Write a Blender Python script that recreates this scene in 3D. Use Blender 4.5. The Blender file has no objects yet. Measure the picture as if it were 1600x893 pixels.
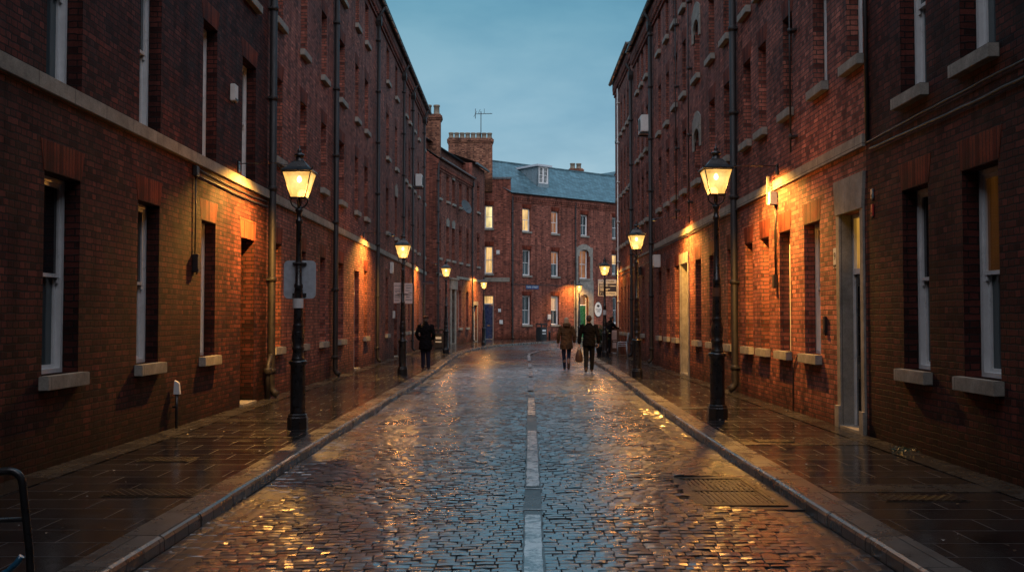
import bpy, bmesh, math, random
import numpy as np
from mathutils import Vector, Matrix
random.seed(7)
rng = np.random.default_rng(7)
R = math.radians
scn = bpy.context.scene
col = scn.collection
PV = 0.12            # pavement level above the road

_tmp = bpy.data.scenes.new('tmp_eval')
def evaluated_mesh(o):
    _tmp.collection.objects.link(o)
    with bpy.context.temp_override(scene=_tmp, view_layer=_tmp.view_layers[0]):
        dg = bpy.context.evaluated_depsgraph_get()
        me = bpy.data.meshes.new_from_object(o.evaluated_get(dg))
    return me
# ------------------------------------------------------------------ materials
def nmat(name):
    m = bpy.data.materials.new(name); m.use_nodes = True
    nt = m.node_tree; nt.nodes.clear()
    out = nt.nodes.new('ShaderNodeOutputMaterial')
    return m, nt, out
class N:
    """tiny node helper"""
    def __init__(s, nt): s.nt = nt
    def add(s, t, ins=None, **kw):
        n = s.nt.nodes.new(t)
        for k, v in kw.items(): setattr(n, k, v)
        for k, v in (ins or {}).items():
            if isinstance(v, bpy.types.NodeSocket): s.nt.links.new(v, n.inputs[k])
            else: n.inputs[k].default_value = v
        return n
    def noise(s, vec, scale, detail=4, rough=.6):
        return s.add('ShaderNodeTexNoise', {'Vector': vec, 'Scale': scale, 'Detail': detail, 'Roughness': rough}).outputs['Fac']
    def ramp(s, fac, stops):
        n = s.add('ShaderNodeValToRGB', {'Fac': fac}); e = n.color_ramp.elements
        while len(e) < len(stops): e.new(.5)
        for i, (p, c) in enumerate(stops):
            e[i].position = p
            e[i].color = (c, c, c, 1) if not hasattr(c, '__len__') else (*c, 1)
        return n.outputs['Color']
    def mix(s, fac, a, b, mode='MIX'):
        n = s.nt.nodes.new('ShaderNodeMix'); n.data_type = 'RGBA'; n.blend_type = mode
        for idx, v in ((0, fac), (6, a), (7, b)):
            if isinstance(v, bpy.types.NodeSocket): s.nt.links.new(v, n.inputs[idx])
            elif idx and len(v) == 3: n.inputs[idx].default_value = (*v, 1)
            else: n.inputs[idx].default_value = v
        return n.outputs[2]
    def math(s, op, a, b=0.0, c=None, clamp=False):
        n = s.nt.nodes.new('ShaderNodeMath'); n.operation = op; n.use_clamp = clamp
        for i, v in enumerate((a, b) if c is None else (a, b, c)):
            if isinstance(v, bpy.types.NodeSocket): s.nt.links.new(v, n.inputs[i])
            else: n.inputs[i].default_value = v
        return n.outputs[0]
    def bsdf(s, out, **ins):
        n = s.nt.nodes.new('ShaderNodeBsdfPrincipled')
        for k, v in ins.items():
            k = k.replace('_', ' ')
            if isinstance(v, bpy.types.NodeSocket): s.nt.links.new(v, n.inputs[k])
            elif k in ('Base Color', 'Emission Color') and len(v) == 3: n.inputs[k].default_value = (*v, 1)
            else: n.inputs[k].default_value = v
        s.nt.links.new(n.outputs[0], out.inputs['Surface'])
        return n
    def bump(s, h, strength=1.0, dist=.01, normal=None):
        ins = {'Height': h, 'Strength': strength, 'Distance': dist}
        if normal is not None: ins['Normal'] = normal
        return s.add('ShaderNodeBump', ins).outputs['Normal']

def simple(name, color, rough=.6, var=.25, nscale=8, metallic=0, bumpd=.002, coat=0):
    m, nt, out = nmat(name); n = N(nt)
    tc = n.add('ShaderNodeTexCoord').outputs['Object']
    no = n.noise(tc, nscale, 6)
    f = n.ramp(no, [(.3, 1 - var), (.7, 1 + var)])
    c = n.mix(1.0, color, f, 'MULTIPLY')
    no2 = n.noise(tc, nscale * 9, 3)
    b = n.bump(no2, .6, bumpd)
    r = n.ramp(no, [(.3, max(.03, rough - .12)), (.7, min(1, rough + .1))])
    n.bsdf(out, Base_Color=c, Roughness=r, Metallic=metallic, Normal=b, Coat_Weight=coat)
    return m

def brickmat(name, c1, c2, mortar, bw=.225, bh=.075, soot=.5, dark=1.0, squash=.5):
    m, nt, out = nmat(name); n = N(nt)
    uv = n.add('ShaderNodeTexCoord').outputs['UV']
    obj = n.add('ShaderNodeTexCoord').outputs['Object']
    nz = n.add('ShaderNodeTexNoise', {'Vector': obj, 'Scale': 9.0, 'Detail': 2}).outputs['Color']
    wob = n.add('ShaderNodeVectorMath', {0: nz, 1: (.5, .5, .5)}, operation='SUBTRACT').outputs[0]
    wob = n.add('ShaderNodeVectorMath', {0: wob, 3: .028}, operation='SCALE')
    uvw = n.add('ShaderNodeVectorMath', {0: uv, 1: wob.outputs[0]}, operation='ADD').outputs[0]
    def br(ca, cb, mo, ms=.009):
        b = n.add('ShaderNodeTexBrick', {'Vector': uvw, 'Color1': (*ca, 1), 'Color2': (*cb, 1), 'Mortar': (*mo, 1), 'Scale': 1.0,
              'Mortar Size': ms, 'Mortar Smooth': .25, 'Bias': 0.0, 'Brick Width': bw, 'Row Height': bh})
        b.offset = .5; b.offset_frequency = 2; b.squash = squash; b.squash_frequency = 2
        return b
    b = br(c1, c2, mortar)
    g = br((0, 0, 0), (1, 1, 1), (.5, .5, .5))
    # a few dark burnt headers and a few pale bricks
    burnt = n.ramp(g.outputs['Color'], [(.10, .55), (.22, 1.0), (.85, 1.0), (.95, 1.35)])
    c = n.mix(1.0, b.outputs['Color'], burnt, 'MULTIPLY')
    big = n.noise(obj, .35, 5, .65)
    mid = n.noise(obj, 2.3, 6, .7)
    fine = n.noise(obj, 55, 3, .7)
    c = n.mix(1.0, c, n.ramp(big, [(.32, 1 - soot), (.62, 1.12)]), 'MULTIPLY')
    c = n.mix(1.0, c, n.ramp(mid, [(.3, .62), (.65, 1.12)]), 'MULTIPLY')
    c = n.mix(1.0, c, n.ramp(fine, [(.3, .75), (.7, 1.2)]), 'MULTIPLY')
    # vertical rain streaks
    st = n.add('ShaderNodeMapping', {'Vector': obj, 'Scale': (3.0, 3.0, .16)}).outputs[0]
    c = n.mix(1.0, c, n.ramp(n.noise(st, 1.0, 5, .7), [(.38, .55), (.54, 1.0)]), 'MULTIPLY')
    # damp foot of the wall, slightly mossy
    z = n.add('ShaderNodeSeparateXYZ', {0: obj}).outputs[2]
    zz = n.math('ADD', z, n.math('MULTIPLY', n.math('SUBTRACT', mid, .5), .9))
    foot = n.ramp(zz, [(.0, .0), (.75, 1.0)])
    damp = n.mix(1.0, c, (.36, .32, .27), 'MULTIPLY')
    c = n.mix(foot, damp, c)
    # pale efflorescence / repointing patches
    eff = n.ramp(n.noise(obj, 1.1, 6, .75), [(.62, 0.0), (.74, .30)])
    c = n.mix(eff, c, tuple(.5 * x + .03 for x in c2))
    hh = n.math('ADD', n.math('MULTIPLY', n.math('SUBTRACT', 1.0, b.outputs['Fac']), 1.0), n.math('MULTIPLY', fine, .35))
    hh = n.math('ADD', hh, n.math('MULTIPLY', g.outputs['Color'], .45))
    nb = n.bump(hh, .9, .012)
    n.bsdf(out, Base_Color=c, Roughness=n.ramp(mid, [(.3, .6), (.7, .9)]), Normal=nb, Specular_IOR_Level=.16)
    return m

M = {}
M['brick'] = brickmat('red_brick', (.29, .088, .068), (.44, .150, .105), (.095, .075, .065))
M['brick_near'] = brickmat('shade_darkened_red_brick', (.074, .021, .018), (.142, .037, .028), (.024, .018, .017), soot=.6)  # darker copy of the red brick, foreground shade put into its colour
M['brick_far'] = brickmat('far_red_brick', (.27, .080, .056), (.40, .130, .085), (.12, .09, .075), soot=.35, squash=.75)
M['brick_stack'] = brickmat('chimney_brick', (.22, .075, .045), (.42, .19, .11), (.08, .07, .06), soot=.5)
M['soldier'] = brickmat('rubbed_brick_lintel', (.38, .075, .04), (.44, .10, .05), (.14, .05, .04), bw=.075, bh=.34, soot=.25, squash=1.0)

def stonemat(name, c, jw=.85):
    m, nt, out = nmat(name); n = N(nt)
    uv = n.add('ShaderNodeTexCoord').outputs['UV']; obj = n.add('ShaderNodeTexCoord').outputs['Object']
    b = n.add('ShaderNodeTexBrick', {'Vector': uv, 'Color1': (*[x * .85 for x in c], 1), 'Color2': (*[x * 1.1 for x in c], 1), 'Mortar': (*[x * .3 for x in c], 1),
              'Scale': 1.0, 'Mortar Size': .006, 'Mortar Smooth': .2, 'Bias': 0.0, 'Brick Width': jw, 'Row Height': 4.0})
    b.offset = 0
    no = n.noise(obj, 3.0, 7, .7); fi = n.noise(obj, 60, 3, .6)
    cc = n.mix(1.0, b.outputs['Color'], n.ramp(no, [(.3, .5), (.65, 1.15)]), 'MULTIPLY')
    cc = n.mix(1.0, cc, n.ramp(fi, [(.3, .8), (.7, 1.15)]), 'MULTIPLY')
    hh = n.math('ADD', n.math('MULTIPLY', n.math('SUBTRACT', 1.0, b.outputs['Fac']), 1.0), n.math('MULTIPLY', fi, .4))
    n.bsdf(out, Base_Color=cc, Roughness=.8, Normal=n.bump(hh, .7, .006))
    return m
M['stone'] = stonemat('weathered_sandstone', (.30, .27, .22))
M['sill'] = stonemat('sill_stone', (.31, .29, .25), 9.0)
M['kerb'] = None

def slatemat(name, c, rough):
    m, nt, out = nmat(name); n = N(nt)
    uv = n.add('ShaderNodeTexCoord').outputs['UV']; obj = n.add('ShaderNodeTexCoord').outputs['Object']
    b = n.add('ShaderNodeTexBrick', {'Vector': uv, 'Color1': (*[x * .65 for x in c], 1), 'Color2': (*[x * 1.25 for x in c], 1), 'Mortar': (*[x * .25 for x in c], 1),
              'Scale': 1.0, 'Mortar Size': .012, 'Mortar Smooth': .2, 'Bias': 0.0, 'Brick Width': .34, 'Row Height': .24})
    no = n.noise(obj, 1.2, 7, .7)
    cc = n.mix(1.0, b.outputs['Color'], n.ramp(no, [(.3, .75), (.65, 1.15)]), 'MULTIPLY')
    hh = n.math('ADD', n.math('MULTIPLY', n.math('SUBTRACT', 1.0, b.outputs['Fac']), 1.0), n.math('MULTIPLY', b.outputs['Color'], 1.0))
    n.bsdf(out, Base_Color=cc, Roughness=n.ramp(no, [(.3, rough - .1), (.7, rough + .12)]), Normal=n.bump(hh, .8, .02))
    return m
M['slate'] = slatemat('wet_blue_slate', (.08, .16, .195), .36)
M['slate_dark'] = slatemat('dark_slate', (.08, .095, .105), .45)

M['iron'] = simple('black_painted_iron', (.014, .014, .015), .33, .3, 14, bumpd=.003, coat=.25)
M['iron_rust'] = simple('weathered_iron_pipe', (.014, .012, .012), .6, .5, 9, bumpd=.003)
M['white'] = simple('white_gloss_paint', (.66, .67, .67), .35, .12, 6)
M['offwhite'] = simple('dull_white_plastic', (.6, .6, .58), .5, .12, 6)
M['greymetal'] = simple('grey_sheet_metal', (.42, .46, .50), .5, .15, 12)
M['dishgrey'] = simple('dark_dish_metal', (.07, .075, .08), .5, .15, 12)
M['lead'] = simple('lead_cladding', (.17, .23, .26), .4, .25, 6)
M['blue_paint'] = simple('blue_door_paint', (.010, .035, .11), .3, .2, 6, coat=.3)
M['green_paint'] = simple('green_door_paint', (.012, .10, .035), .3, .2, 6, coat=.3)
M['black_paint'] = simple('black_door_paint', (.012, .013, .015), .25, .2, 6, coat=.4)
M['brass'] = simple('brass', (.6, .42, .13), .3, .15, 10, metallic=1)
M['rubber'] = simple('black_plastic', (.018, .018, .02), .4, .2, 10)
M['pot'] = simple('clay_chimney_pot', (.16, .135, .10), .8, .4, 6)
M['pink_sign'] = simple('pale_pink_sign_face', (.78, .60, .54), .5, .12, 12)
M['sign_white'] = simple('sign_white', (.62, .66, .66), .4, .06, 20)
M['sign_navy'] = simple('sign_navy', (.012, .018, .05), .4, .1, 20)
M['sign_blue'] = simple('sign_blue', (.02, .05, .16), .4, .1, 20)
M['ink'] = simple('dark_lettering', (.02, .02, .025), .6, .1, 20)
M['redtag'] = simple('red_tag', (.45, .03, .03), .5, .1, 20)
M['board_brown'] = simple('brown_board_timber', (.13, .055, .03), .5, .3, 10)
M['leaf'] = simple('small_leaves', (.02, .045, .015), .5, .5, 20)
M['litter'] = simple('pale_litter', (.42, .40, .38), .6, .5, 15)
M['deadleaf'] = simple('dead_leaves', (.10, .055, .025), .5, .6, 15)
M['skin'] = simple('skin', (.42, .24, .17), .5, .1, 20)
M['coat_brown'] = simple('brown_parka_cloth', (.085, .052, .030), .9, .3, 14, bumpd=.01)
M['coat_black'] = simple('black_wool', (.006, .006, .008), .9, .3, 14, bumpd=.008)
M['trouser_black'] = simple('black_trousers', (.010, .011, .014), .85, .3, 14, bumpd=.006)
M['jeans'] = simple('blue_jeans', (.022, .035, .075), .85, .3, 20, bumpd=.006)
M['navy_trousers'] = simple('navy_trousers', (.018, .020, .038), .85, .3, 20, bumpd=.006)
M['fur'] = simple('fur_trim', (.22, .15, .09), .95, .5, 40, bumpd=.02)
M['hair_blond'] = simple('blonde_hair', (.42, .33, .22), .6, .4, 30, bumpd=.01)
M['hair_dark'] = simple('dark_hair', (.025, .014, .010), .55, .4, 30, bumpd=.01)
M['hair_grey'] = simple('grey_hair', (.13, .11, .10), .6, .4, 30, bumpd=.01)
M['cap'] = simple('tweed_cap', (.07, .038, .032), .9, .4, 30, bumpd=.01)
M['leather'] = simple('brown_leather', (.040, .018, .012), .45, .3, 20)
for _k in ('coat_brown', 'coat_black', 'trouser_black', 'jeans', 'navy_trousers', 'cap', 'fur'):
    for _n in M[_k].node_tree.nodes:
        if _n.type == 'BSDF_PRINCIPLED': _n.inputs['Specular IOR Level'].default_value = .08
M['cable'] = simple('black_cable', (.02, .018, .018), .5, .3, 20)
M['blue_tube'] = simple('blue_enamel_tube', (.02, .12, .22), .3, .2, 10, coat=.5)

def glassmat(name, tint=(.012, .016, .02), em=None, strength=0, folds=9):
    m, nt, out = nmat(name); n = N(nt)
    obj = n.add('ShaderNodeTexCoord').outputs['Object']
    b = n.bump(n.noise(obj, 1.6, 2), .25, .02)
    if em is None:
        n.bsdf(out, Base_Color=tint, Roughness=.06, Normal=b, Specular_IOR_Level=.7)
    else:
        st = n.add('ShaderNodeMapping', {'Vector': obj, 'Scale': (folds, folds, .4)}).outputs[0]
        f = n.ramp(n.noise(st, 1.0, 4), [(.3, .45), (.7, 1.15)])
        f2 = n.ramp(n.noise(obj, 1.5, 3), [(.3, .55), (.7, 1.1)])
        e = n.mix(1.0, n.mix(1.0, em, f, 'MULTIPLY'), f2, 'MULTIPLY')
        n.bsdf(out, Base_Color=tint, Roughness=.08, Normal=b, Emission_Color=e, Emission_Strength=strength)
    return m
M['pane'] = glassmat('dark_window_glass')
M['pane_sky'] = glassmat('pale_window_glass', (.05, .075, .085))
M['pane_lit'] = glassmat('lit_window_curtain', em=(1.0, .60, .22), strength=1.3)
M['pane_lit_dim'] = glassmat('dim_lit_window', em=(1.0, .36, .06), strength=.04)
M['pane_lit_pale'] = glassmat('lit_window_room', em=(1.0, .78, .34), strength=1.5, folds=3)
M['pane_warm'] = glassmat('half_lit_window', em=(.9, .36, .14), strength=.42)
M['pane_amber'] = glassmat('amber_fanlight', em=(1.0, .48, .07), strength=.62)
M['blind'] = glassmat('pale_blind', (.4, .33, .25), em=(1, .7, .42), strength=.16)

def lampglass():
    m, nt, out = nmat('lantern_glass'); n = N(nt)
    obj = n.add('ShaderNodeTexCoord').outputs['Object']
    d = n.add('ShaderNodeVectorMath', {0: obj, 1: (0, 0, 3.92)}, operation='DISTANCE').outputs['Value']
    s = n.ramp(d, [(.05, 1.0), (.19, .42), (.45, .16)])
    no = n.ramp(n.noise(obj, 9, 4), [(.3, .75), (.7, 1.2)])
    colr = n.ramp(d, [(.08, (1, .74, .36)), (.24, (1, .56, .15)), (.45, (1, .42, .07))])
    em = n.add('ShaderNodeEmission', {'Color': n.mix(1.0, colr, no, 'MULTIPLY'), 'Strength': n.math('MULTIPLY', s, 5.0)})
    tr = n.add('ShaderNodeBsdfTransparent', {'Color': (1, .86, .6, 1)})
    gl = n.add('ShaderNodeBsdfGlossy', {'Roughness': .12})
    m1 = n.add('ShaderNodeMixShader', {0: .55, 1: tr.outputs[0], 2: em.outputs[0]})
    m2 = n.add('ShaderNodeMixShader', {0: .04, 1: m1.outputs[0], 2: gl.outputs[0]})
    nt.links.new(m2.outputs[0], out.inputs['Surface'])
    return m
M['lampglass'] = lampglass()
def emis(name, c, s):
    m, nt, out = nmat(name); n = N(nt)
    e = n.add('ShaderNodeEmission', {'Color': (*c, 1), 'Strength': s}); nt.links.new(e.outputs[0], out.inputs['Surface']); return m
M['bulb'] = emis('glowing_mantle', (1, .78, .42), 14)
M['bulkhead_glow'] = emis('bulkhead_lens', (1, .5, .12), .8)
M['gem_light'] = emis('small_white_light', (1, .9, .75), 2.0)

# ---- ground materials
def settmat():
    m, nt, out = nmat('wet_granite_setts'); n = N(nt)
    obj = n.add('ShaderNodeTexCoord').outputs['Object']
    at = n.add('ShaderNodeAttribute', attribute_name='tone').outputs['Fac']
    c = n.ramp(at, [(0, (.014, .015, .018)), (.55, (.034, .035, .040)), (.9, (.062, .057, .057)), (1, (.10, .088, .098))])
    f1 = n.noise(obj, 45, 4, .7); f2 = n.noise(obj, .9, 5, .6)
    c = n.mix(1.0, c, n.ramp(f1, [(.3, .6), (.7, 1.35)]), 'MULTIPLY')
    r = n.math('ADD', n.ramp(f2, [(.36, .16), (.66, .34)]), n.math('MULTIPLY', at, .08))
    gt = n.math('LESS_THAN', at, -.5); r = n.math('ADD', r, n.math('MULTIPLY', gt, .12)); cw = n.math('SUBTRACT', 1.0, n.math('MULTIPLY', gt, .55))
    b = n.bump(n.noise(obj, 90, 3, .7), .5, .0018); b = n.bump(f1, .5, .005, b); b = n.bump(n.noise(obj, 16, 4, .7), .5, .010, b)
    n.bsdf(out, Base_Color=c, Roughness=r, Normal=b, Specular_IOR_Level=1.0, IOR=1.6, Coat_Weight=cw, Coat_Roughness=.19, Coat_IOR=2.5)
    return m
M['sett'] = settmat()

def wetmat(name, c, bw, bh, rough=(.1, .3), mort=.012, rot=False, spec=.6, bumpd=.006, moc=.35):
    m, nt, out = nmat(name); n = N(nt)
    obj = n.add('ShaderNodeTexCoord').outputs['Object']; uv = n.add('ShaderNodeTexCoord').outputs['UV']
    b = n.add('ShaderNodeTexBrick', {'Vector': uv, 'Color1': (*[x * .7 for x in c], 1), 'Color2': (*[x * 1.35 for x in c], 1), 'Mortar': (*[x * moc for x in c], 1),
              'Scale': 1.0, 'Mortar Size': mort, 'Mortar Smooth': .3, 'Bias': 0.0, 'Brick Width': bw, 'Row Height': bh})
    g = n.add('ShaderNodeTexBrick', {'Vector': uv, 'Color1': (0, 0, 0, 1), 'Color2': (1, 1, 1, 1), 'Mortar': (.5, .5, .5, 1),
              'Scale': 1.0, 'Mortar Size': mort, 'Mortar Smooth': .3, 'Bias': 0.0, 'Brick Width': bw, 'Row Height': bh})
    f1 = n.noise(obj, 30, 5, .7); f2 = n.noise(obj, .8, 5, .65); f3 = n.noise(obj, 4, 5, .7)
    cc = n.mix(1.0, b.outputs['Color'], n.ramp(f3, [(.3, .6), (.7, 1.3)]), 'MULTIPLY')
    cc = n.mix(1.0, cc, n.ramp(f1, [(.3, .7), (.7, 1.25)]), 'MULTIPLY')
    r = n.ramp(n.math('ADD', n.math('MULTIPLY', f2, .6), n.math('MULTIPLY', f3, .4)), [(.38, rough[0]), (.62, rough[1])])
    r = n.math('ADD', r, n.math('MULTIPLY', b.outputs['Fac'], .25))
    hh = n.math('ADD', n.math('SUBTRACT', 1.0, b.outputs['Fac']), n.math('MULTIPLY', f1, .12))
    hh = n.math('ADD', hh, n.math('MULTIPLY', f3, .3)); hh = n.math('ADD', hh, n.math('MULTIPLY', g.outputs['Color'], .5))
    n.bsdf(out, Base_Color=cc, Roughness=r, Normal=n.bump(hh, .8, bumpd), Specular_IOR_Level=spec)
    return m
M['flag'] = wetmat('wet_sandstone_flags', (.020, .018, .018), .66, .42, (.04, .26), .007, moc=3.2, spec=.8, bumpd=.007)
M['flag_pale'] = wetmat('pale_concrete_band', (.034, .031, .027), 1.6, 2.0, (.10, .38), .008)
M['cover'] = wetmat('ribbed_cover_iron', (.012, .011, .011), .075, .05, (.05, .18), .012, bumpd=.003, moc=.5)
M['kerb'] = wetmat('granite_kerb', (.105, .09, .078), .31, .92, (.16, .40), .010, bumpd=.010)
M['mortar_bed'] = wetmat('wet_joint_bed', (.012, .011, .011), 2, 2, (.12, .35), .004)
M['ground'] = wetmat('distant_ground', (.05, .045, .04), 3, 3, (.4, .6), .01)
M['grate'] = simple('cast_iron_grate', (.016, .013, .012), .36, .4, 14, bumpd=.004)
def paintmat():
    m, nt, out = nmat('worn_road_paint'); n = N(nt)
    obj = n.add('ShaderNodeTexCoord').outputs['Object']
    f = n.noise(obj, 11, 6, .75); f2 = n.noise(obj, 2.2, 4, .6)
    mask = n.ramp(n.math('ADD', n.math('MULTIPLY', f, .6), n.math('MULTIPLY', f2, .4)), [(.455, .0), (.545, 1.0)])
    c = n.mix(mask, (.05, .05, .055), (.86, .86, .84))
    c = n.mix(1.0, c, n.ramp(n.noise(obj, 50, 3), [(.3, .75), (.7, 1.1)]), 'MULTIPLY')
    rows = n.add('ShaderNodeMapping', {'Vector': obj, 'Scale': (1, 1, 1)}).outputs[0]
    w = n.add('ShaderNodeTexWave', {'Vector': rows, 'Scale': 2.6, 'Distortion': 2.2, 'Detail': 2}, bands_direction='Y').outputs['Fac']
    n.bsdf(out, Base_Color=c, Roughness=.4, Coat_Weight=1.0, Coat_Roughness=.2, Coat_IOR=2.3, Normal=n.bump(n.math('ADD', w, n.math('MULTIPLY', f, .8)), .35, .004))
    return m
M['paint'] = paintmat()
M['bitumen'] = wetmat('bitumen_patch', (.05, .05, .052), 3, 3, (.2, .4), .002)

# ------------------------------------------------------------------ mesh builder
class MB:
    def __init__(s): s.v = []; s.f = []; s.smooth = []
    def poly(s, pts, smooth=False):
        i = len(s.v); s.v += [tuple(p) for p in pts]; s.f.append(tuple(range(i, i + len(pts)))); s.smooth.append(smooth); return s
    def box(s, x0, x1, y0, y1, z0, z1, bev=0):
        if bev > 0:
            bm = bmesh.new(); bmesh.ops.create_cube(bm, size=1)
            for v in bm.verts:
                v.co = Vector(((x0 + x1) / 2 + v.co.x * (x1 - x0), (y0 + y1) / 2 + v.co.y * (y1 - y0), (z0 + z1) / 2 + v.co.z * (z1 - z0)))
            bmesh.ops.bevel(bm, geom=bm.edges[:], offset=bev, segments=2, affect='EDGES')
            s.add_bm(bm); return s
        c = [(x0, y0, z0), (x1, y0, z0), (x1, y1, z0), (x0, y1, z0), (x0, y0, z1), (x1, y0, z1), (x1, y1, z1), (x0, y1, z1)]
        i = len(s.v); s.v += c
        for q in ((0, 3, 2, 1), (4, 5, 6, 7), (0, 1, 5, 4), (1, 2, 6, 5), (2, 3, 7, 6), (3, 0, 4, 7)):
            s.f.append(tuple(i + k for k in q)); s.smooth.append(False)
        return s
    def add_bm(s, bm, mat=None, smooth=False):
        bm.verts.ensure_lookup_table(); i = len(s.v)
        s.v += [tuple(mat @ v.co) if mat else tuple(v.co) for v in bm.verts]
        for f in bm.faces: s.f.append(tuple(i + v.index for v in f.verts)); s.smooth.append(smooth)
        bm.free(); return s
    def lathe(s, prof, cx=0, cy=0, seg=20, smooth=True, rot=0, flute=0):
        i = len(s.v); n = len(prof)
        for (r, z) in prof:
            for k in range(seg):
                a = 2 * math.pi * k / seg + rot
                rr = r * (1 - flute * (k % 2))
                s.v.append((cx + rr * math.cos(a), cy + rr * math.sin(a), z))
        for j in range(n - 1):
            for k in range(seg):
                a, b = i + j * seg + k, i + j * seg + (k + 1) % seg
                s.f.append((a, b, b + seg, a + seg)); s.smooth.append(smooth)
        s.f.append(tuple(i + k for k in range(seg))[::-1]); s.smooth.append(False)
        s.f.append(tuple(i + (n - 1) * seg + k for k in range(seg))); s.smooth.append(False)
        return s
    def tube(s, pts, rad, seg=8, ref=None, smooth=True):
        """swept tube; rad is number, or list of number or (a,b)"""
        P = [Vector(p) for p in pts]; n = len(P)
        if not hasattr(rad, '__len__'): rad = [rad] * n
        i = len(s.v); prev = None
        for j in range(n):
            t = (P[min(j + 1, n - 1)] - P[max(j - 1, 0)])
            if t.length < 1e-9: t = Vector((0, 0, 1))
            t.normalize()
            rf = Vector(ref) if ref else (prev if prev is not None else (Vector((1, 0, 0)) if abs(t.x) < .9 else Vector((0, 1, 0))))
            a = (rf - t * rf.dot(t))
            if a.length < 1e-5: a = Vector((0, 1, 0)) - t * t.y
            a.normalize(); b = t.cross(a); prev = a
            ra, rb = rad[j] if hasattr(rad[j], '__len__') else (rad[j], rad[j])
            for k in range(seg):
                an = 2 * math.pi * k / seg
                s.v.append(tuple(P[j] + a * (ra * math.cos(an)) + b * (rb * math.sin(an))))
        for j in range(n - 1):
            for k in range(seg):
                a, b = i + j * seg + k, i + j * seg + (k + 1) % seg
                s.f.append((a, b, b + seg, a + seg)); s.smooth.append(smooth)
        s.f.append(tuple(i + k for k in range(seg))[::-1]); s.smooth.append(False)
        s.f.append(tuple(i + (n - 1) * seg + k for k in range(seg))); s.smooth.append(False)
        return s
    def prism(s, pts, y0, y1):
        """polygon in xz extruded along y"""
        n = len(pts)
        s.poly([(x, y0, z) for x, z in pts]); s.poly([(x, y1, z) for x, z in pts][::-1])
        for k in range(n):
            (xa, za), (xb, zb) = pts[k], pts[(k + 1) % n]
            s.poly([(xa, y0, za), (xa, y1, za), (xb, y1, zb), (xb, y0, zb)])
        return s
    def move(s, d):
        s.v = [(a + d[0], b + d[1], c + d[2]) for a, b, c in s.v]; return s
    def mesh(s, name, mat, weld=False):
        me = bpy.data.meshes.new(name); me.from_pydata(s.v, [], s.f)
        if mat: me.materials.append(mat)
        me.polygons.foreach_set('use_smooth', s.smooth)
        me.update()
        uvl = me.uv_layers.new(name='UVMap')
        nl = len(me.loops); vi = np.empty(nl, np.int32); me.loops.foreach_get('vertex_index', vi)
        co = np.array(s.v, float).reshape(-1, 3)[vi]
        nf = len(me.polygons); nn = np.empty(nf * 3); me.polygons.foreach_get('normal', nn); nn = nn.reshape(-1, 3)
        tot = np.empty(nf, np.int32); me.polygons.foreach_get('loop_total', tot)
        ln = np.repeat(np.abs(nn), tot, axis=0)
        uv = np.stack([co[:, 0], co[:, 2]], 1)
        mx = (ln[:, 0] > ln[:, 1]) & (ln[:, 0] > ln[:, 2]); uv[mx] = co[mx][:, [1, 2]]
        mz = (ln[:, 2] >= ln[:, 0]) & (ln[:, 2] >= ln[:, 1]); uv[mz] = co[mz][:, [0, 1]]
        uvl.data.foreach_set('uv', uv.ravel())
        if weld:
            bm = bmesh.new(); bm.from_mesh(me); bmesh.ops.remove_doubles(bm, verts=bm.verts, dist=1e-4); bm.to_mesh(me); bm.free()
        return me
    def obj(s, name, mat, parent=None, loc=(0, 0, 0), weld=False):
        return link(s.mesh(name, mat, weld), name, parent, loc)
def link(me, name, parent=None, loc=(0, 0, 0), rotz=0):
    o = bpy.data.objects.new(name, me); col.objects.link(o)
    o.parent = parent; o.location = loc; o.rotation_euler = (0, 0, rotz)
    return o
def tag(o, label=None, cat=None, group=None, kind=None):
    if label: o['label'] = label
    if cat: o['category'] = cat
    if group: o['group'] = group
    if kind: o['kind'] = kind
    return o
def thing(name, label, cat, loc=(0, 0, 0), rotz=0, group=None, scale=1):
    o = bpy.data.objects.new(name, None); col.objects.link(o); o.empty_display_size = .2
    o.location = loc; o.rotation_euler = (0, 0, rotz); o.scale = (scale,) * 3
    return tag(o, label, cat, group)
def copy_thing(src, loc, rotz=0, scale=1, label=None):
    r = src.copy(); col.objects.link(r); r.location = loc; r.rotation_euler = (0, 0, rotz); r.scale = (scale,) * 3
    if label: r['label'] = label
    for ch in [c for c in src.children]:
        c = ch.copy(); col.objects.link(c); c.parent = r
        for g in [x for x in ch.children]:
            d = g.copy(); col.objects.link(d); d.parent = c
    return r
def text_mesh(s, size, name='lettering', mat=None, align='CENTER', extr=.001):
    cu = bpy.data.curves.new(name, 'FONT'); cu.body = s; cu.size = size; cu.align_x = align; cu.align_y = 'CENTER'; cu.extrude = extr
    cu.space_line = .9
    o = bpy.data.objects.new(name, cu); me = evaluated_mesh(o)
    bpy.data.objects.remove(o); bpy.data.curves.remove(cu)
    me.transform(Matrix.Rotation(R(90), 4, 'X')); me.name = name
    me.materials.clear(); me.materials.append(mat or M['ink']); return me

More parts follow.
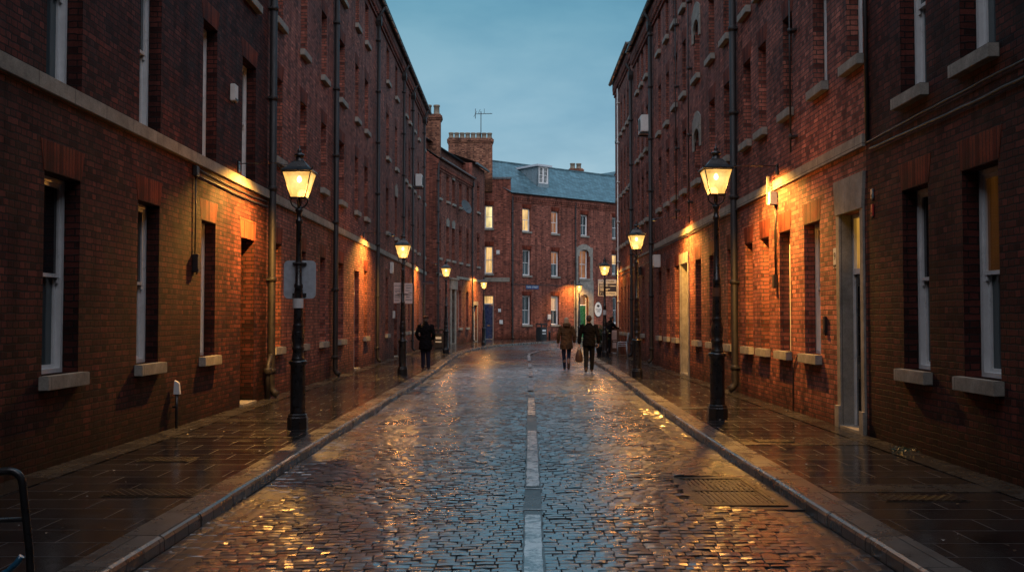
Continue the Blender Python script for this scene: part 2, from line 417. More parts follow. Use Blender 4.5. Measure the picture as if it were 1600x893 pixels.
# ------------------------------------------------------------------ facade kit (local frame: x along facade, y inward, z up)
def facade(mb, L, H, ops, reveal=.18, z0=-.3, x0=0):
    xs = sorted({x0, L} | {o[0] for o in ops} | {o[1] for o in ops}); zs = sorted({z0, H} | {o[2] for o in ops} | {o[3] for o in ops})
    def inside(x, z): return any(o[0] < x < o[1] and o[2] < z < o[3] for o in ops)
    for a, b in zip(xs[:-1], xs[1:]):
        run = None
        for c, d in zip(zs[:-1], zs[1:]):
            if inside((a + b) / 2, (c + d) / 2):
                if run is not None: mb.poly([(a, 0, run), (b, 0, run), (b, 0, c), (a, 0, c)]); run = None
            elif run is None: run = c
        if run is not None: mb.poly([(a, 0, run), (b, 0, run), (b, 0, H), (a, 0, H)])
    for o in ops:
        a, b, c, d = o[:4]; r = o[4] if len(o) > 4 else reveal
        mb.poly([(a, 0, c), (a, 0, d), (a, r, d), (a, r, c)])
        mb.poly([(b, 0, c), (b, r, c), (b, r, d), (b, 0, d)])
        mb.poly([(a, 0, d), (b, 0, d), (b, r, d), (a, r, d)])
        mb.poly([(a, 0, c), (a, r, c), (b, r, c), (b, 0, c)])
    return mb
_cache = {}
def cached(key, fn):
    if key not in _cache: _cache[key] = fn()
    return _cache[key]
def sash_mesh(w, h, bars, hb=0):
    mb = MB(); t = .055; hm = h * .5
    for x0, x1 in ((0, t), (w - t, w)): mb.box(x0, x1, 0, .10, 0, h)
    mb.box(t, w - t, 0, .10, h - t, h); mb.box(t, w - t, 0, .12, 0, .05)
    def sash(z0, z1, y):
        s = .042
        mb.box(t, t + s, y, y + .035, z0, z1); mb.box(w - t - s, w - t, y, y + .035, z0, z1)
        mb.box(t + s, w - t - s, y, y + .035, z1 - s, z1); mb.box(t + s, w - t - s, y, y + .035, z0, z0 + s)
        for k in range(bars):
            x = t + (w - 2 * t) * (k + 1) / (bars + 1); mb.box(x - .011, x + .011, y + .006, y + .03, z0 + s, z1 - s)
        for k in range(hb):
            z = z0 + (z1 - z0) * (k + 1) / (hb + 1); mb.box(t + s, w - t - s, y + .007, y + .029, z - .011, z + .011)
    sash(hm - .02, h - t, .022); sash(.05, hm + .02, .062)
    for x in (t + .005, w - t - .037): mb.box(x, x + .03, .028, .05, hm - .08, hm - .02)   # horns
    return mb.mesh('window', M['white'])
def panes(w, h, y, z0, z1, mat): return MB().poly([(.06, y, z0), (w - .06, y, z0), (w - .06, y, z1), (.06, y, z1)]).mesh('pane', mat)
def lintel_mesh(w, h=.34, mat='soldier'):
    return MB().prism([(-.02, 0), (w + .02, 0), (w + .10, h), (-.10, h)], -.004, .02).mesh('lintel', M[mat])
def keystone_mesh(w, h=.42):
    mb = MB(); n = 3
    e = [0, w * .36, w * .64, w]; tp = [-.10, w * .32, w * .68, w + .10]
    for k in range(3):
        hh = h + (.10 if k == 1 else 0); g = .004
        mb.prism([(e[k] + g, 0), (e[k + 1] - g, 0), (tp[k + 1] - g, hh), (tp[k] + g, hh)], -.03 - (.015 if k == 1 else 0), .02)
    return mb.mesh('lintel', M['sill'])
def archhead_mesh(w, h=.45, drop=.28):
    pts = []; n = 10
    for k in range(n + 1):
        a = math.pi * k / n; pts.append((w / 2 - (w / 2) * math.cos(a), -drop + drop * math.sin(a)))
    poly = [(-.16, -drop - .25), (0, -drop - .25)] + pts + [(w, -drop - .25), (w + .16, -drop - .25), (w + .16, h * .55), (w * .72, h), (w * .28, h), (-.16, h * .55)]
    mb = MB(); 
    # build as strips so that the face is not concave
    xs = [p[0] for p in pts]
    def top(x):
        if x < w * .28: return h * .55 + (x + .16) / (w * .28 + .16) * h * .45
        if x > w * .72: return h - (x - w * .72) / (w * .28 + .16) * h * .45
        return h
    mb.prism([(-.16, -drop - .25), (0, -drop - .25), (0, top(0)), (-.16, h * .55)], -.04, .03)
    mb.prism([(w, -drop - .25), (w + .16, -drop - .25), (w + .16, h * .55), (w, top(w))], -.04, .03)
    for (xa, za), (xb, zb) in zip(pts[:-1], pts[1:]): mb.prism([(xa, za), (xb, zb), (xb, top(xb)), (xa, top(xa))], -.04, .03)
    return mb.mesh('arched_head', M['sill'])
def sill_mesh(w, h=.15): return MB().box(-.07, w + .07, -.11, .16, -h, 0, bev=.008).mesh('sill', M['sill'])
def window(parent, x0, x1, z0, z1, pane='pane', pane2=None, bars=0, hb=0, sill=True, lintel='soldier', reveal=.18, lh=.34):
    w = round(x1 - x0, 2); h = round(z1 - z0, 2); y = reveal
    win = link(cached(('w', w, h, bars, hb), lambda: sash_mesh(w, h, bars, hb)), 'window', parent, (x0, y, z0))
    hm = h / 2
    link(cached(('pu', w, h, pane), lambda: panes(w, h, .045, hm, h - .05, M[pane])), 'pane', win)
    p2 = pane2 or pane
    link(cached(('pl', w, h, p2), lambda: panes(w, h, .085, .04, hm + .01, M[p2])), 'pane', win)
    if sill: link(cached(('s', w), lambda: sill_mesh(w)), 'sill', win, (0, -y, 0))
    if lintel == 'soldier': link(cached(('l', w, lh), lambda: lintel_mesh(w, lh)), 'lintel', win, (0, -y, h))
    elif lintel == 'key': link(cached(('k', w), lambda: keystone_mesh(w)), 'lintel', win, (0, -y, h))
    elif lintel == 'arch': link(cached(('a', w), lambda: archhead_mesh(w)), 'arched_head', win, (0, -y, h))
    return win
def downpipe(parent, x, z1, z0=.0, r=.055, hopper=True, mat='iron_rust', shoe=True):
    mb = MB(); y = -.10
    pts = [(x, y, z1), (x, y, z0 + .28)]
    if shoe: pts += [(x, y, z0 + .2), (x, y - .05, z0 + .12), (x, y - .13, z0 + .07)]
    mb.tube(pts, r, 12)
    z = z0 + .5
    while z < z1 - .2:
        mb.lathe([(r, z), (r + .018, z + .005), (r + .018, z + .09), (r, z + .1)], x, y, 12)
        mb.box(x - .10, x + .10, y - .008, y + .095, z + .03, z + .06); z += 1.83
    if hopper:
        mb.prism([(x - .06, z1 - .25), (x + .06, z1 - .25), (x + .14, z1 - .08), (x + .14, z1 + .08), (x - .14, z1 + .08), (x - .14, z1 - .08)], y - .1, y + .09)
        mb.tube([(x, y, z1), (x, y - .02, z1 + .15), (x, y - .2, z1 + .42)], r * .8, 10)
    return mb.obj('downpipe', M[mat], parent)
def cornice(parent, x0, x1, H, mat='brick', gut=.28):
    mb = MB()
    mb.box(x0, x1, -.06, .0 - .001, H - .62, H - .54); mb.box(x0, x1, -.13, -.001, H - .30, H - .02)
    x = x0 + .05
    while x < x1 - .12:
        mb.box(x, x + .11, -.12, -.001, H - .50, H - .30); x += .225
    mb.obj('cornice', M[mat], parent)
    g = MB(); n = 8
    prof = [(-.13 - gut / 2 + math.cos(math.pi + math.pi * k / n) * .075 + .03, H + .03 + math.sin(math.pi + math.pi * k / n) * .075) for k in range(n + 1)]
    for (ya, za), (yb, zb) in zip(prof[:-1], prof[1:]): g.poly([(x0, ya, za), (x1, ya, za), (x1, yb, zb), (x0, yb, zb)], True)
    g.box(x0, x1, prof[0][0] - .012, prof[0][0] + .004, H + .01, H + .045)
    g.poly([(x0, y, z) for y, z in prof]); g.poly([(x1, y, z) for y, z in prof][::-1])
    xx = x0 + .4
    while xx < x1: g.box(xx, xx + .03, prof[0][0] - .015, -.12, H - .055, H - .03); xx += .9
    g.obj('gutter', M['iron'], parent)
def gable_roof(parent, x0, x1, H, D, rise, mat='slate_dark', over=.22, y0=0.0):
    mb = MB(); t = .05
    s = rise / (D / 2)
    ya, yb, yc = y0 - over, y0 + D / 2, y0 + D + over
    za = H + .06 - over * s * .3
    mb.poly([(x0, ya, za), (x1, ya, za), (x1, yb, H + rise), (x0, yb, H + rise)])
    mb.poly([(x0, yb, H + rise), (x1, yb, H + rise), (x1, yc, za), (x0, yc, za)])
    mb.poly([(x0, ya, za - t), (x0, yb, H + rise - t), (x1, yb, H + rise - t), (x1, ya, za - t)])
    mb.poly([(x0, ya, za - t), (x1, ya, za - t), (x1, ya, za), (x0, ya, za)])
    return mb.obj('roof', M[mat], parent)
def shell(mb, L, D, H, rise=0, x0=0, z0=-.3):
    """end walls and back wall"""
    for x in (x0, L):
        pts = [(x, 0.001, z0), (x, D, z0), (x, D, H)] + ([(x, D / 2, H + rise - .06)] if rise else []) + [(x, 0.001, H)]
        mb.poly(pts if x == x0 else pts[::-1])
    mb.poly([(x0, D, z0), (L, D, z0), (L, D, H), (x0, D, H)])
    return mb
def door(parent, x0, x1, z1, mat, reveal=.18, glazed=False, trans=None, fan='pane', w2=None, frame='white'):
    """door leaf with panels; frame; optional fanlight above trans height"""
    w = x1 - x0; zt = trans or z1
    mb = MB(); t = .06
    mb.box(x0, x0 + t, reveal - .005, reveal + .045, 0, z1); mb.box(x1 - t, x1, reveal - .005, reveal + .045, 0, z1)
    mb.box(x0 + t, x1 - t, reveal - .01, reveal + .09, z1 - t, z1)
    if trans: mb.box(x0 + t, x1 - t, reveal - .02, reveal + .09, zt - .04, zt + .04)
    fr = mb.obj('door_frame', M[frame], parent)
    d = MB(); a, b = x0 + t, x1 - t; y = reveal + .018; top = zt - .04 if trans else z1 - t
    d.box(a, b, y, y + .045, .02, top)
    m = (a + b) / 2
    for (p, q) in ((a + .09, m - .04), (m + .04, b - .09)):
        for (r0, r1) in ((.2, .75), (.95, top - .15)):
            for bx in ((p, q, r0, r0 + .025), (p, q, r1 - .025, r1), (p, p + .025, r0 + .025, r1 - .025), (q - .025, q, r0 + .025, r1 - .025)):
                d.box(bx[0], bx[1], y - .012, y - .001, bx[2], bx[3])
    dd = d.obj('door', M[mat], parent)
    MB().box(m - .12, m + .12, y - .016, y - .002, 1.02, 1.08, .004).obj('letterbox', M['brass'], dd)
    MB().tube([(b - .07, y - .001, 1.05), (b - .07, y - .05, 1.05)], [.012, .028], 12).obj('handle', M['brass'], dd)
    if trans:
        MB().poly([(a, reveal + .04, zt + .04), (b, reveal + .04, zt + .04), (b, reveal + .04, z1 - t), (a, reveal + .04, z1 - t)]).obj('fanlight', M[fan], fr)
    MB().box(x0 - .02, x1 + .02, -.06, reveal + .1, -.02, .045, .006).obj('doorstep', M['sill'], parent)
    return dd

# ================================================================== LEFT SIDE
LX = -5.0
def rootL(label, y0): return thing('brick_building', label, 'building', (LX, y0, PV), R(90))
# near left building, from behind the camera to Y=19.75
B = rootL('nearest brick building on the left, first floor windows standing on its pale string course', 0)
ops = []; wins = []
GF = [(10.46, 11.33), (13.07, 13.86), (15.72, 16.46)]
for i, (a, b) in enumerate(GF):
    ops.append((a, b, .99, 3.17)); wins.append((a, b, .99, 3.17, 'g'))
for (a, b) in GF + [(18.0, 18.93)]:
    ops.append((a, b, 4.19, 6.40)); wins.append((a, b, 4.19, 6.40, 'f'))
for (a, b) in (GF[2], (18.0, 18.93)):
    ops.append((a, b, 7.62, 9.4)); wins.append((a, b, 7.62, 9.4, 's'))
ops.append((18.0, 18.93, 0.0, 3.08, .75))
mb = facade(MB(), 19.85, 12.6, ops, x0=-9); shell(mb, 19.85, 9, 12.6, 2.6, x0=-9)
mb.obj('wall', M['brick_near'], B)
for (a, b, c, d, k) in wins: window(B, a, b, c, d, sill=(k != 'f'), pane='pane_sky' if k == 'f' else 'pane', pane2='pane_sky')
MB().prism([(17.98, 0), (18.95, 0), (19.03, .36), (17.9, .36)], -.004, .02).move((0, 0, 3.08)).obj('lintel', M['soldier'], B)
door(B, 18.0, 18.93, 3.08, 'black_paint', reveal=.75, trans=2.3)
MB().box(-9, 19.84, -.055, .02, 4.00, 4.17).obj('string_course', M['stone'], B)
cornice(B, -9, 19.84, 12.6); gable_roof(B, -9, 19.85, 12.6, 9, 2.6)
downpipe(B, 20.02 - .12, 12.4, 0.0, .075, hopper=False)
# cast elbow joining at the foot of the pipe
MB().tube([(19.62, -.10, .02), (19.62, -.10, .55), (19.66, -.10, .68), (19.76, -.10, .78), (19.88, -.10, .88)], .05, 12).lathe([(.075, .5), (.085, .52), (.085, .6), (.075, .62)], 19.62, -.1, 12).obj('waste_pipe', M['iron_rust'], B)

# long left building Y 19.85 .. 55
def LB(y): return y - 19.85
B = rootL('long four storey brick building on the left with a dark blue door and many downpipes', 19.85)
cols = [(20.35, 21.1), (22.85, 23.55), (25.3, 26.0), (27.9, 28.75), (30.65, 31.3), (32.6, 33.35), (38.05, 38.8), (40.85, 41.55), (44.3, 45.0), (46.0, 46.6), (48.1, 48.7), (50.3, 50.9), (53.5, 54.0)]
ops = []; wins = []
for i, (a, b) in enumerate(cols):
    a, b = LB(a), LB(b)
    for k, (c, d) in enumerate(((1.0, 3.17), (4.95, 6.65), (7.85, 9.55), (10.8, 12.1))):
        if k == 3 and i < 3: continue
        if k == 2 and i == 0: d = 9.4
        if k == 0 and i in (4, 7): continue
        ops.append((a, b, c, d)); wins.append((a, b, c, d, k, i))
ops += [(LB(30.65), LB(31.55), 0, 3.08, .14), (LB(40.75), LB(41.75), 0, 3.0, .4)]
mb = facade(MB(), 35.1, 12.95, ops); shell(mb, 35.1, 9, 12.95, 2.8)
mb.obj('wall', M['brick'], B)
for (a, b, c, d, k, i) in wins: window(B, a, b, c, d, lintel='key' if (i in (7,) and k == 1) else 'soldier', pane='pane_warm' if (k == 0 and i == 5) else 'pane')
door(B, LB(30.65), LB(31.55), 3.08, 'blue_paint', reveal=.14, trans=2.38, fan='pane_warm')
door(B, LB(40.75), LB(41.75), 3.0, 'blue_paint', reveal=.4, trans=2.3, fan='pane_warm')
MB().box(0, 35.08, -.055, .02, 3.98, 4.16).obj('string_course', M['stone'], B)
cornice(B, 0, 35.1, 12.95); gable_roof(B, 0, 35.1, 12.95, 9, 2.8)
for y, t, r in ((26.95, 12.6, .07), (35.2, 12.3, .06), (43.3, 12.3, .055), (47.1, 12.3, .055), (52.9, 12.3, .05)): downpipe(B, LB(y), t, 0, r)

# ================================================================== RIGHT SIDE (x runs toward the camera)
RX = 4.8
def rootR(label, yfar): return thing('brick_building', label, 'building', (RX, yfar, PV), R(-90))
# near right
def RN(y): return 13.55 - y
B = rootR('nearest brick building on the right, black cables looping along its wall', 13.55)
ops = []; wins = []
for j, (a, b) in enumerate([(9.85, 10.65), (11.53, 12.3)]):
    ops += [(RN(b), RN(a), .98, 3.18), (RN(b), RN(a), 4.34, 6.55)]
    wins += [(RN(b), RN(a), .98, 3.18, j, 0), (RN(b), RN(a), 4.34, 6.55, j, 1)]
mb = facade(MB(), 23, 12.3, ops); shell(mb, 23, 9, 12.3, 2.6)
mb.box(22.5, 27, -9.7, -.002, -.3, 18)   # added block across the street, out of view, shading the near walls
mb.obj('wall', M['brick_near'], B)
for (a, b, c, d, j, k) in wins:
    window(B, a, b, c, d, pane='pane_lit_dim' if (j, k) == (0, 0) else ('pane_sky' if k else 'pane'), pane2='pane_sky' if k == 0 else None)
cornice(B, 0, 23, 12.3); gable_roof(B, 0, 23, 12.3, 9, 2.6)
# mid right
def RM(y): return 40.2 - y
B = rootR('long brick building on the right with a stone framed doorway and stone arched windows', 40.2)
up = [(13.63, 14.3), (15.2, 15.9), (17.1, 17.7), (18.9, 19.5), (20.15, 20.8), (22.1, 22.75), (23.8, 24.5), (25.7, 26.5), (27.8, 28.4), (29.3, 29.95), (30.9, 31.5), (32.6, 33.2), (35.8, 36.4), (37.1, 37.7), (38.4, 39.0)]
gr = [(15.65, 16.5), (17.35, 18.05), (18.8, 19.45), (20.1, 20.75), (21.8, 22.5), (23.9, 24.6), (25.7, 26.5), (29.2, 29.9), (30.95, 31.6), (32.7, 33.3), (37.0, 37.6), (38.5, 39.1)]
ops = []; wins = []
for (a, b) in gr: wins.append((a, b, 1.02, 3.15, 0, 'soldier'))
for i, (a, b) in enumerate(up):
    arch = abs(a - 25.7) < .01
    wins.append((a, b, 5.25, 6.6 if arch else 6.93, 1, 'arch' if arch else 'soldier'))
    if i >= 3: wins.append((a, b, 8.0 if i < 10 else 7.8, 9.5 if i < 10 else 9.35, 2, 'arch' if arch else 'soldier'))
    if i >= 6: wins.append((a, b, 10.5, 11.72, 3, 'soldier'))
for (a, b, c, d, k, l) in wins: ops.append((RM(b), RM(a), c, d))
ops += [(RM(14.64), RM(13.72), 0, 3.12, .17), (RM(28.75), RM(27.6), 0, 3.15, .17), (RM(35.95), RM(35.15), 0, 2.9, .2)]
mb = facade(MB(), 26.65, 12.4, ops); shell(mb, 26.65, 9, 12.4, 2.6); mb.obj('wall', M['brick'], B)
for (a, b, c, d, k, l) in wins:
    window(B, RM(b), RM(a), c, d, lintel=l)
door(B, RM(14.62), RM(13.74), 3.12, 'black_paint', reveal=.17, trans=2.28, fan='pane_amber')
door(B, RM(28.73), RM(27.62), 3.15, 'black_paint', reveal=.17, trans=2.35, fan='pane_lit')
door(B, RM(35.95), RM(35.15), 2.9, 'black_paint', reveal=.2, trans=2.25)
# stone surround of the near door with voussoirs
s = MB(); a, b = RM(14.76), RM(13.62); c0, c1 = RM(14.62), RM(13.74)
s.box(a, c0, -.035, .17, 0, 3.12); s.box(c1, b, -.035, .17, 0, 3.12)
s.box(a - .03, c0 + .01, -.07, -.036, 0, .32); s.box(c1 - .01, b + .03, -.07, -.036, 0, .32)
n = 5
for k in range(n):
    e0, e1 = a + (b - a) * k / n + .004, a + (b - a) * (k + 1) / n - .004
    m_ = (a + b) / 2
    s.prism([(e0, 3.122), (e1, 3.122), (m_ + (e1 - m_) * 1.12, 3.62), (m_ + (e0 - m_) * 1.12, 3.62)], -.05, .03)
s.obj('door_surround', M['sill'], B)
s = MB(); a, b = RM(28.92), RM(27.43)
s.box(a, RM(28.73), -.03, .17, 0, 3.15); s.box(RM(27.62), b, -.03, .17, 0, 3.15); s.box(a, b, -.045, .2, 3.152, 3.45)
s.obj('door_surround', M['sill'], B)
MB().box(RM(34.0), 26.64, -.055, .02, 3.96, 4.13).box(0, RM(34.0) - .002, -.03, .02, 3.96, 4.03).obj('string_course', M['stone'], B)
cornice(B, 0, 26.65, 12.4); gable_roof(B, 0, 26.65, 12.4, 9, 2.6)
for y, t, r in ((21.35, 12.0, .075), (34.5, 11.9, .065)): downpipe(B, RM(y), t, 0, r)
downpipe(B, RM(26.62 + .25), 12.0, 4.2, .018, hopper=False, shoe=False, mat='cable'); downpipe(B, RM(29.0), 12.0, 4.2, .018, hopper=False, shoe=False, mat='cable')
downpipe(B, RM(16.9), 8.0, 4.15, .016, hopper=False, shoe=False, mat='cable')
# far right
def RF(y): return 47.7 - y
B = rootR('taller narrow brick end building at the far right corner, with slit windows', 47.7)
ops = []
for (a, b) in ((40.9, 41.4), (42.0, 42.5), (43.3, 43.8), (44.6, 45.1), (46.2, 46.7)):
    for (c, d) in ((1.0, 3.0), (4.9, 6.5), (7.2, 8.9), (10.0, 11.4)): ops.append((RF(b), RF(a), c, d))
mb = facade(MB(), 7.5, 12.85, ops); shell(mb, 7.5, 9, 12.85, 2.4); mb.obj('wall', M['brick_far'], B)
for (a, b, c, d) in ops: window(B, a, b, c, d)
MB().box(0, 7.49, -.04, .02, 3.7, 3.82).obj('string_course', M['stone'], B)
cornice(B, 0, 7.5, 12.85); gable_roof(B, 0, 7.5, 12.85, 9, 2.4)
downpipe(B, 7.35, 11.6, 0, .06); downpipe(B, RF(45.6), 12.2, 0, .03, hopper=False, mat='offwhite')

# ================================================================== BUILDING 2 (left, past the corner, angled)
ang2 = math.atan2(.983, .182)
B = thing('brick_building', 'three storey brick building past the left corner, with a stone portal between its windows', 'building', (-4.65, 58, PV), ang2)
uc = [(.46, 1.0), (2.28, 2.92), (3.7, 4.38), (5.54, 6.24), (7.6, 8.23), (10.75, 11.5)]
ops = []; wins = []
for i, (a, b) in enumerate(uc):
    up2 = .55 if i == 5 else 0
    for k, (c, d) in enumerate(((5.2, 7.2), (8.75 + (.25 if i == 5 else 0), 10.25 + up2))):
        ops.append((a, b, c, d)); wins.append((a, b, c, d, 'key' if i in (1, 2) and k == 0 or (i == 2 and k == 1) else 'soldier'))
for (a, b) in ((5.4, 6.2), (7.5, 8.2)): ops.append((a, b, 1.0, 3.35)); wins.append((a, b, 1.0, 3.35, 'soldier'))
ops += [(.35, 1.0, 0, 3.3, .12), (3.5, 4.3, 0, 3.4, .3), (9.6, 10.75, 0, 2.5, .15)]
mb = facade(MB(), 9.17, 11.0, [o for o in ops if o[1] < 9.2]); 
f2 = MB(); facade(f2, 13.2, 12.15, [o for o in ops if o[0] > 9.2], x0=9.172)
i0 = len(mb.v); mb.v += f2.v; mb.f += [tuple(i0 + k for k in f) for f in f2.f]; mb.smooth += f2.smooth
# near gable, upper set-back wall, far end
mb.poly([(0, .001, -.3), (0, .001, 11.0), (0, .7, 11.55), (0, .7, 12.15), (0, 3.2, 13.3), (0, 5.7, 12.15), (0, 5.7, -.3)])
mb.poly([(0, .7, 11.4), (9.17, .7, 11.4), (9.17, .7, 12.15), (0, .7, 12.15)])
mb.poly([(9.172, 0, 11.0), (9.172, .7, 11.0), (9.172, .7, 12.15), (9.172, 0, 12.15)])
mb.poly([(13.2, .001, -.3), (13.2, 5.7, -.3), (13.2, 5.7, 12.15), (13.2, 3.2, 13.3), (13.2, .001, 12.15)])
mb.obj('wall', M['brick_far'], B)
for (a, b, c, d, l) in wins: window(B, a, b, c, d, lintel=l)
door(B, .35, 1.0, 3.3, 'white', reveal=.12, trans=2.6)
door(B, 3.5, 4.3, 3.4, 'black_paint', reveal=.3, trans=2.5)
door(B, 9.6, 10.75, 2.5, 'blue_paint', reveal=.15)
s = MB(); s.box(3.15, 3.5, -.06, .3, 0, 3.4); s.box(4.3, 4.65, -.06, .3, 0, 3.4); s.box(3.05, 4.75, -.12, .2, 3.402, 4.0); s.box(2.95, 4.85, -.2, .2, 4.002, 4.1)
s.obj('door_surround', M['sill'], B); s = MB(); s.box(9.45, 9.6, -.04, .15, 0, 2.5); s.box(10.75, 10.9, -.04, .15, 0, 2.5); s.box(9.35, 11.0, -.05, .1, 2.502, 2.75)
s.obj('door_surround', M['sill'], B)
MB().box(0, 3.0, -.05, .02, 4.12, 4.28).box(4.86, 13.19, -.05, .02, 4.12, 4.28).obj('string_course', M['stone'], B)
cornice(B, 0, 9.16, 11.0, 'brick_far'); 
MB().poly([(0, -.24, 10.98), (9.17, -.24, 10.98), (9.17, .699, 11.62), (0, .699, 11.62)]).obj('lower_roof', M['slate'], B)
r = MB(); r.box(-.05, 9.25, .60, .72, 12.16, 12.24)
r.poly([(-.1, .42, 12.1), (9.25, .42, 12.1), (9.25, 3.2, 13.5), (-.1, 3.2, 13.5)]); r.poly([(9.25, -.3, 12.2), (13.4, -.3, 12.2), (13.4, 3.2, 13.5), (9.25, 3.2, 13.5)])
r.poly([(-.1, 3.2, 13.5), (13.4, 3.2, 13.5), (13.4, 5.9, 12.1), (-.1, 5.9, 12.1)]); r.box(9.3, 13.4, -.34, -.22, 12.08, 12.2); r.box(-.1, 13.4, 3.1, 3.3, 13.46, 13.56)
r.obj('roof', M['slate_dark'], B)
downpipe(B, .06, 10.8, 0, .05, hopper=False); downpipe(B, 9.0, 10.7, 0, .055)

def pots(parent, xs, y, z, h=.5, r=.13):
    for x in xs:
        MB().lathe([(r * 1.1, z), (r * 1.12, z + .05), (r * .95, z + .08), (r * .85, z + h - .12), (r * 1.05, z + h - .1), (r * 1.02, z + h), (r * .7, z + h), (r * .7, z + h - .06)], x, y, 14).obj('chimney_pot', M['pot'], parent)
def stack(label, loc, w, d, h, npots, rotz=0, zbase=0, ph=.5, pr=.13):
    c = thing('chimney_stack', label, 'chimney', loc, rotz)
    mb = MB(); mb.box(-w / 2, w / 2, -d / 2, d / 2, zbase, h - .35)
    mb.box(-w / 2 - .05, w / 2 + .05, -d / 2 - .05, d / 2 + .05, h - .35, h - .24); mb.box(-w / 2 - .10, w / 2 + .10, -d / 2 - .10, d / 2 + .10, h - .24, h - .10)
    mb.box(-w / 2 - .02, w / 2 + .02, -d / 2 - .02, d / 2 + .02, h - .1, h)
    mb.obj('brickwork', M['brick_stack'], c)
    pots(c, [(-w / 2 + w * (k + .5) / npots) for k in range(npots)], 0, h, ph, pr)
    return c
stack('narrow brick chimney with two pots rising behind the left corner roof', (-5.0, 59.2, 10.9), .98, .8, 3.0, 2, ang2 - R(78), ph=.60, pr=.19)
stack('wide brick chimney stack carrying a row of eight clay pots', (-3.42, 74.3, 12.0), 3.3, 1.0, 3.2, 8, R(3), zbase=-.8, ph=.46, pr=.19)
stack('small distant chimney with two pots behind the slate roof ridge', (5.45, 90, 13.8), 1.15, .8, 1.5, 2, R(10), zbase=-2, ph=.5, pr=.24)
a = thing('television_aerial', 'television aerial on a thin mast above the eight pot chimney', 'aerial', (-2.62, 74.1, 15.1))
MB().tube([(0, 0, 0), (0, 0, 2.15)], .03, 8).obj('mast', M['iron'], a)
t = MB(); t.tube([(-.45, 0, 1.95), (.85, 0, 1.98)], .022, 6)
for k in range(7): t.tube([(-.1 + k * .14, -.22, 1.975), (-.1 + k * .14, .22, 1.975)], .012, 5)
t.tube([(-.42, 0, 1.6), (-.42, 0, 2.35)], .022, 6); t.tube([(-.55, .1, 1.75), (-.3, .1, 2.2)], .015, 6); t.tube([(.25, 0, 2.0), (.25, 0, 2.35)], .016, 6); t.tube([(-.2, 0, 2.0), (-.05, 0, 2.3)], .016, 6)
t.obj('array', M['iron'], a)

# ================================================================== BUILDING 3 (flat brick block with lit windows and blue door)
B = thing('brick_building', 'flat fronted brick block with two lit windows above a blue door', 'building', (-2.75, 76, PV), 0)
def X3(px): return (px - 806) / 1550 * 76 + 2.75
w0, w1 = X3(757.2), X3(770.4); d0, d1 = X3(755.6), X3(771.2)
ops = [(w0, w1, 8.5, 10.26), (w0, w1, 5.02, 7.14), (d0, d1, 0, 3.35, .15)]
mb = facade(MB(), 2.36, 12.3, ops, x0=-1.2); shell(mb, 2.36, 6, 12.3, x0=-1.2); mb.obj('wall', M['brick_far'], B)
window(B, w0, w1, 8.5, 10.26, pane='pane_lit_pale', bars=1); window(B, w0, w1, 5.02, 7.14, pane='pane_lit', bars=1)
door(B, d0, d1, 3.35, 'blue_paint', reveal=.15, trans=2.7, fan='pane_lit')
MB().box(X3(757), X3(796.5), -.05, .02, 4.4, 4.72).obj('string_course', M['stone'], B)
MB().box(-.6, 2.42, -.07, .3, 12.3, 12.44).prism([(-1.3, 13.4), (-.6, 12.8), (-.6, 12.44), (-1.3, 12.44)], 0, .3).obj('coping', M['slate_dark'], B)

# ================================================================== BUILDING 4 (slate roofed terrace facing the bend)
D4 = Vector((.775, .632)).normalized()
O4 = Vector((-.4, 76.0))
ang4 = math.atan2(D4.y, D4.x)
B = thing('brick_building', 'brick terrace with a blue slate roof and dormer closing the end of the street', 'building', (O4.x, O4.y, PV), ang4)
def U4(px):
    k = (px - 806) / 1550
    return (O4.y * k - O4.x) / (D4.x - D4.y * k)
def Z4(px, y): u = U4(px); return 1.6 + (497 - y) / 1550 * (O4.y + D4.y * u)
W4 = [  # x0,x1,ytop,ybot (photo readings turned into metres on the wall), style
 (816.4, 829.2, 325, 361, 'pane_lit', 'pane_lit'), (861.6, 873.2, 330, 364.5, 'pane_warm', 'pane_warm'), (907.6, 919.2, 335, 368, 'pane', 'pane_sky'), (956.8, 963.6, 339, 372, 'pane', 'pane_sky'),
 (816.6, 829.6, 390, 430, 'pane', 'pane_sky'), (861.4, 873.6, 392.6, 431.6, 'pane_warm', 'pane_sky'), (956.4, 963.6, 397, 428, 'pane_lit', 'pane_sky'),
 (816.2, 829.6, 461.5, 507, 'pane', 'pane_sky'), (861, 873.6, 462, 507, 'blind', 'pane'), (957.4, 964.6, 464, 505, 'pane', 'pane')]
ops = []; wl = []
for (x0, x1, y0, y1, p, q) in W4:
    a, b = U4(x0), U4(x1); c, d = Z4((x0 + x1) / 2, y1), Z4((x0 + x1) / 2, y0)
    if x0 > 950: b = a + 1.0
    ops.append((a, b, c, d)); wl.append((a, b, c, d, p, q))
aa, ab = U4(905.6), U4(920); ac, ad = Z4(912, 435), Z4(912, 390)
ops.append((aa, ab, ac, ad, .25))
ga, gb = U4(904.8), U4(919.2); gd = Z4(912, 460)
ops.append((ga, gb, 0, gd, .25))
H4 = 11.2
mb = facade(MB(), 16, H4, ops); shell(mb, 16, 8.4, H4, 3.1); mb.obj('wall', M['brick_far'], B)
for (a, b, c, d, p, q) in wl: window(B, a, b, c, d, pane=p, pane2=q, bars=1)
w = window(B, aa, ab, ac, ad, pane='pane_warm', bars=1, lintel='arch', reveal=.25); w['label'] = 'arched stone framed window glowing orange'
door(B, ga, gb, gd, 'green_paint', reveal=.25, trans=gd - .85, fan='pane_warm')
s = MB(); e = .55
s.box(ga - e, ga, -.05, .25, 0, gd); s.box(gb, gb + e, -.05, .25, 0, gd)
s.box(ga - e, gb + e, -.05, .04, gd + .002, ac - .16)
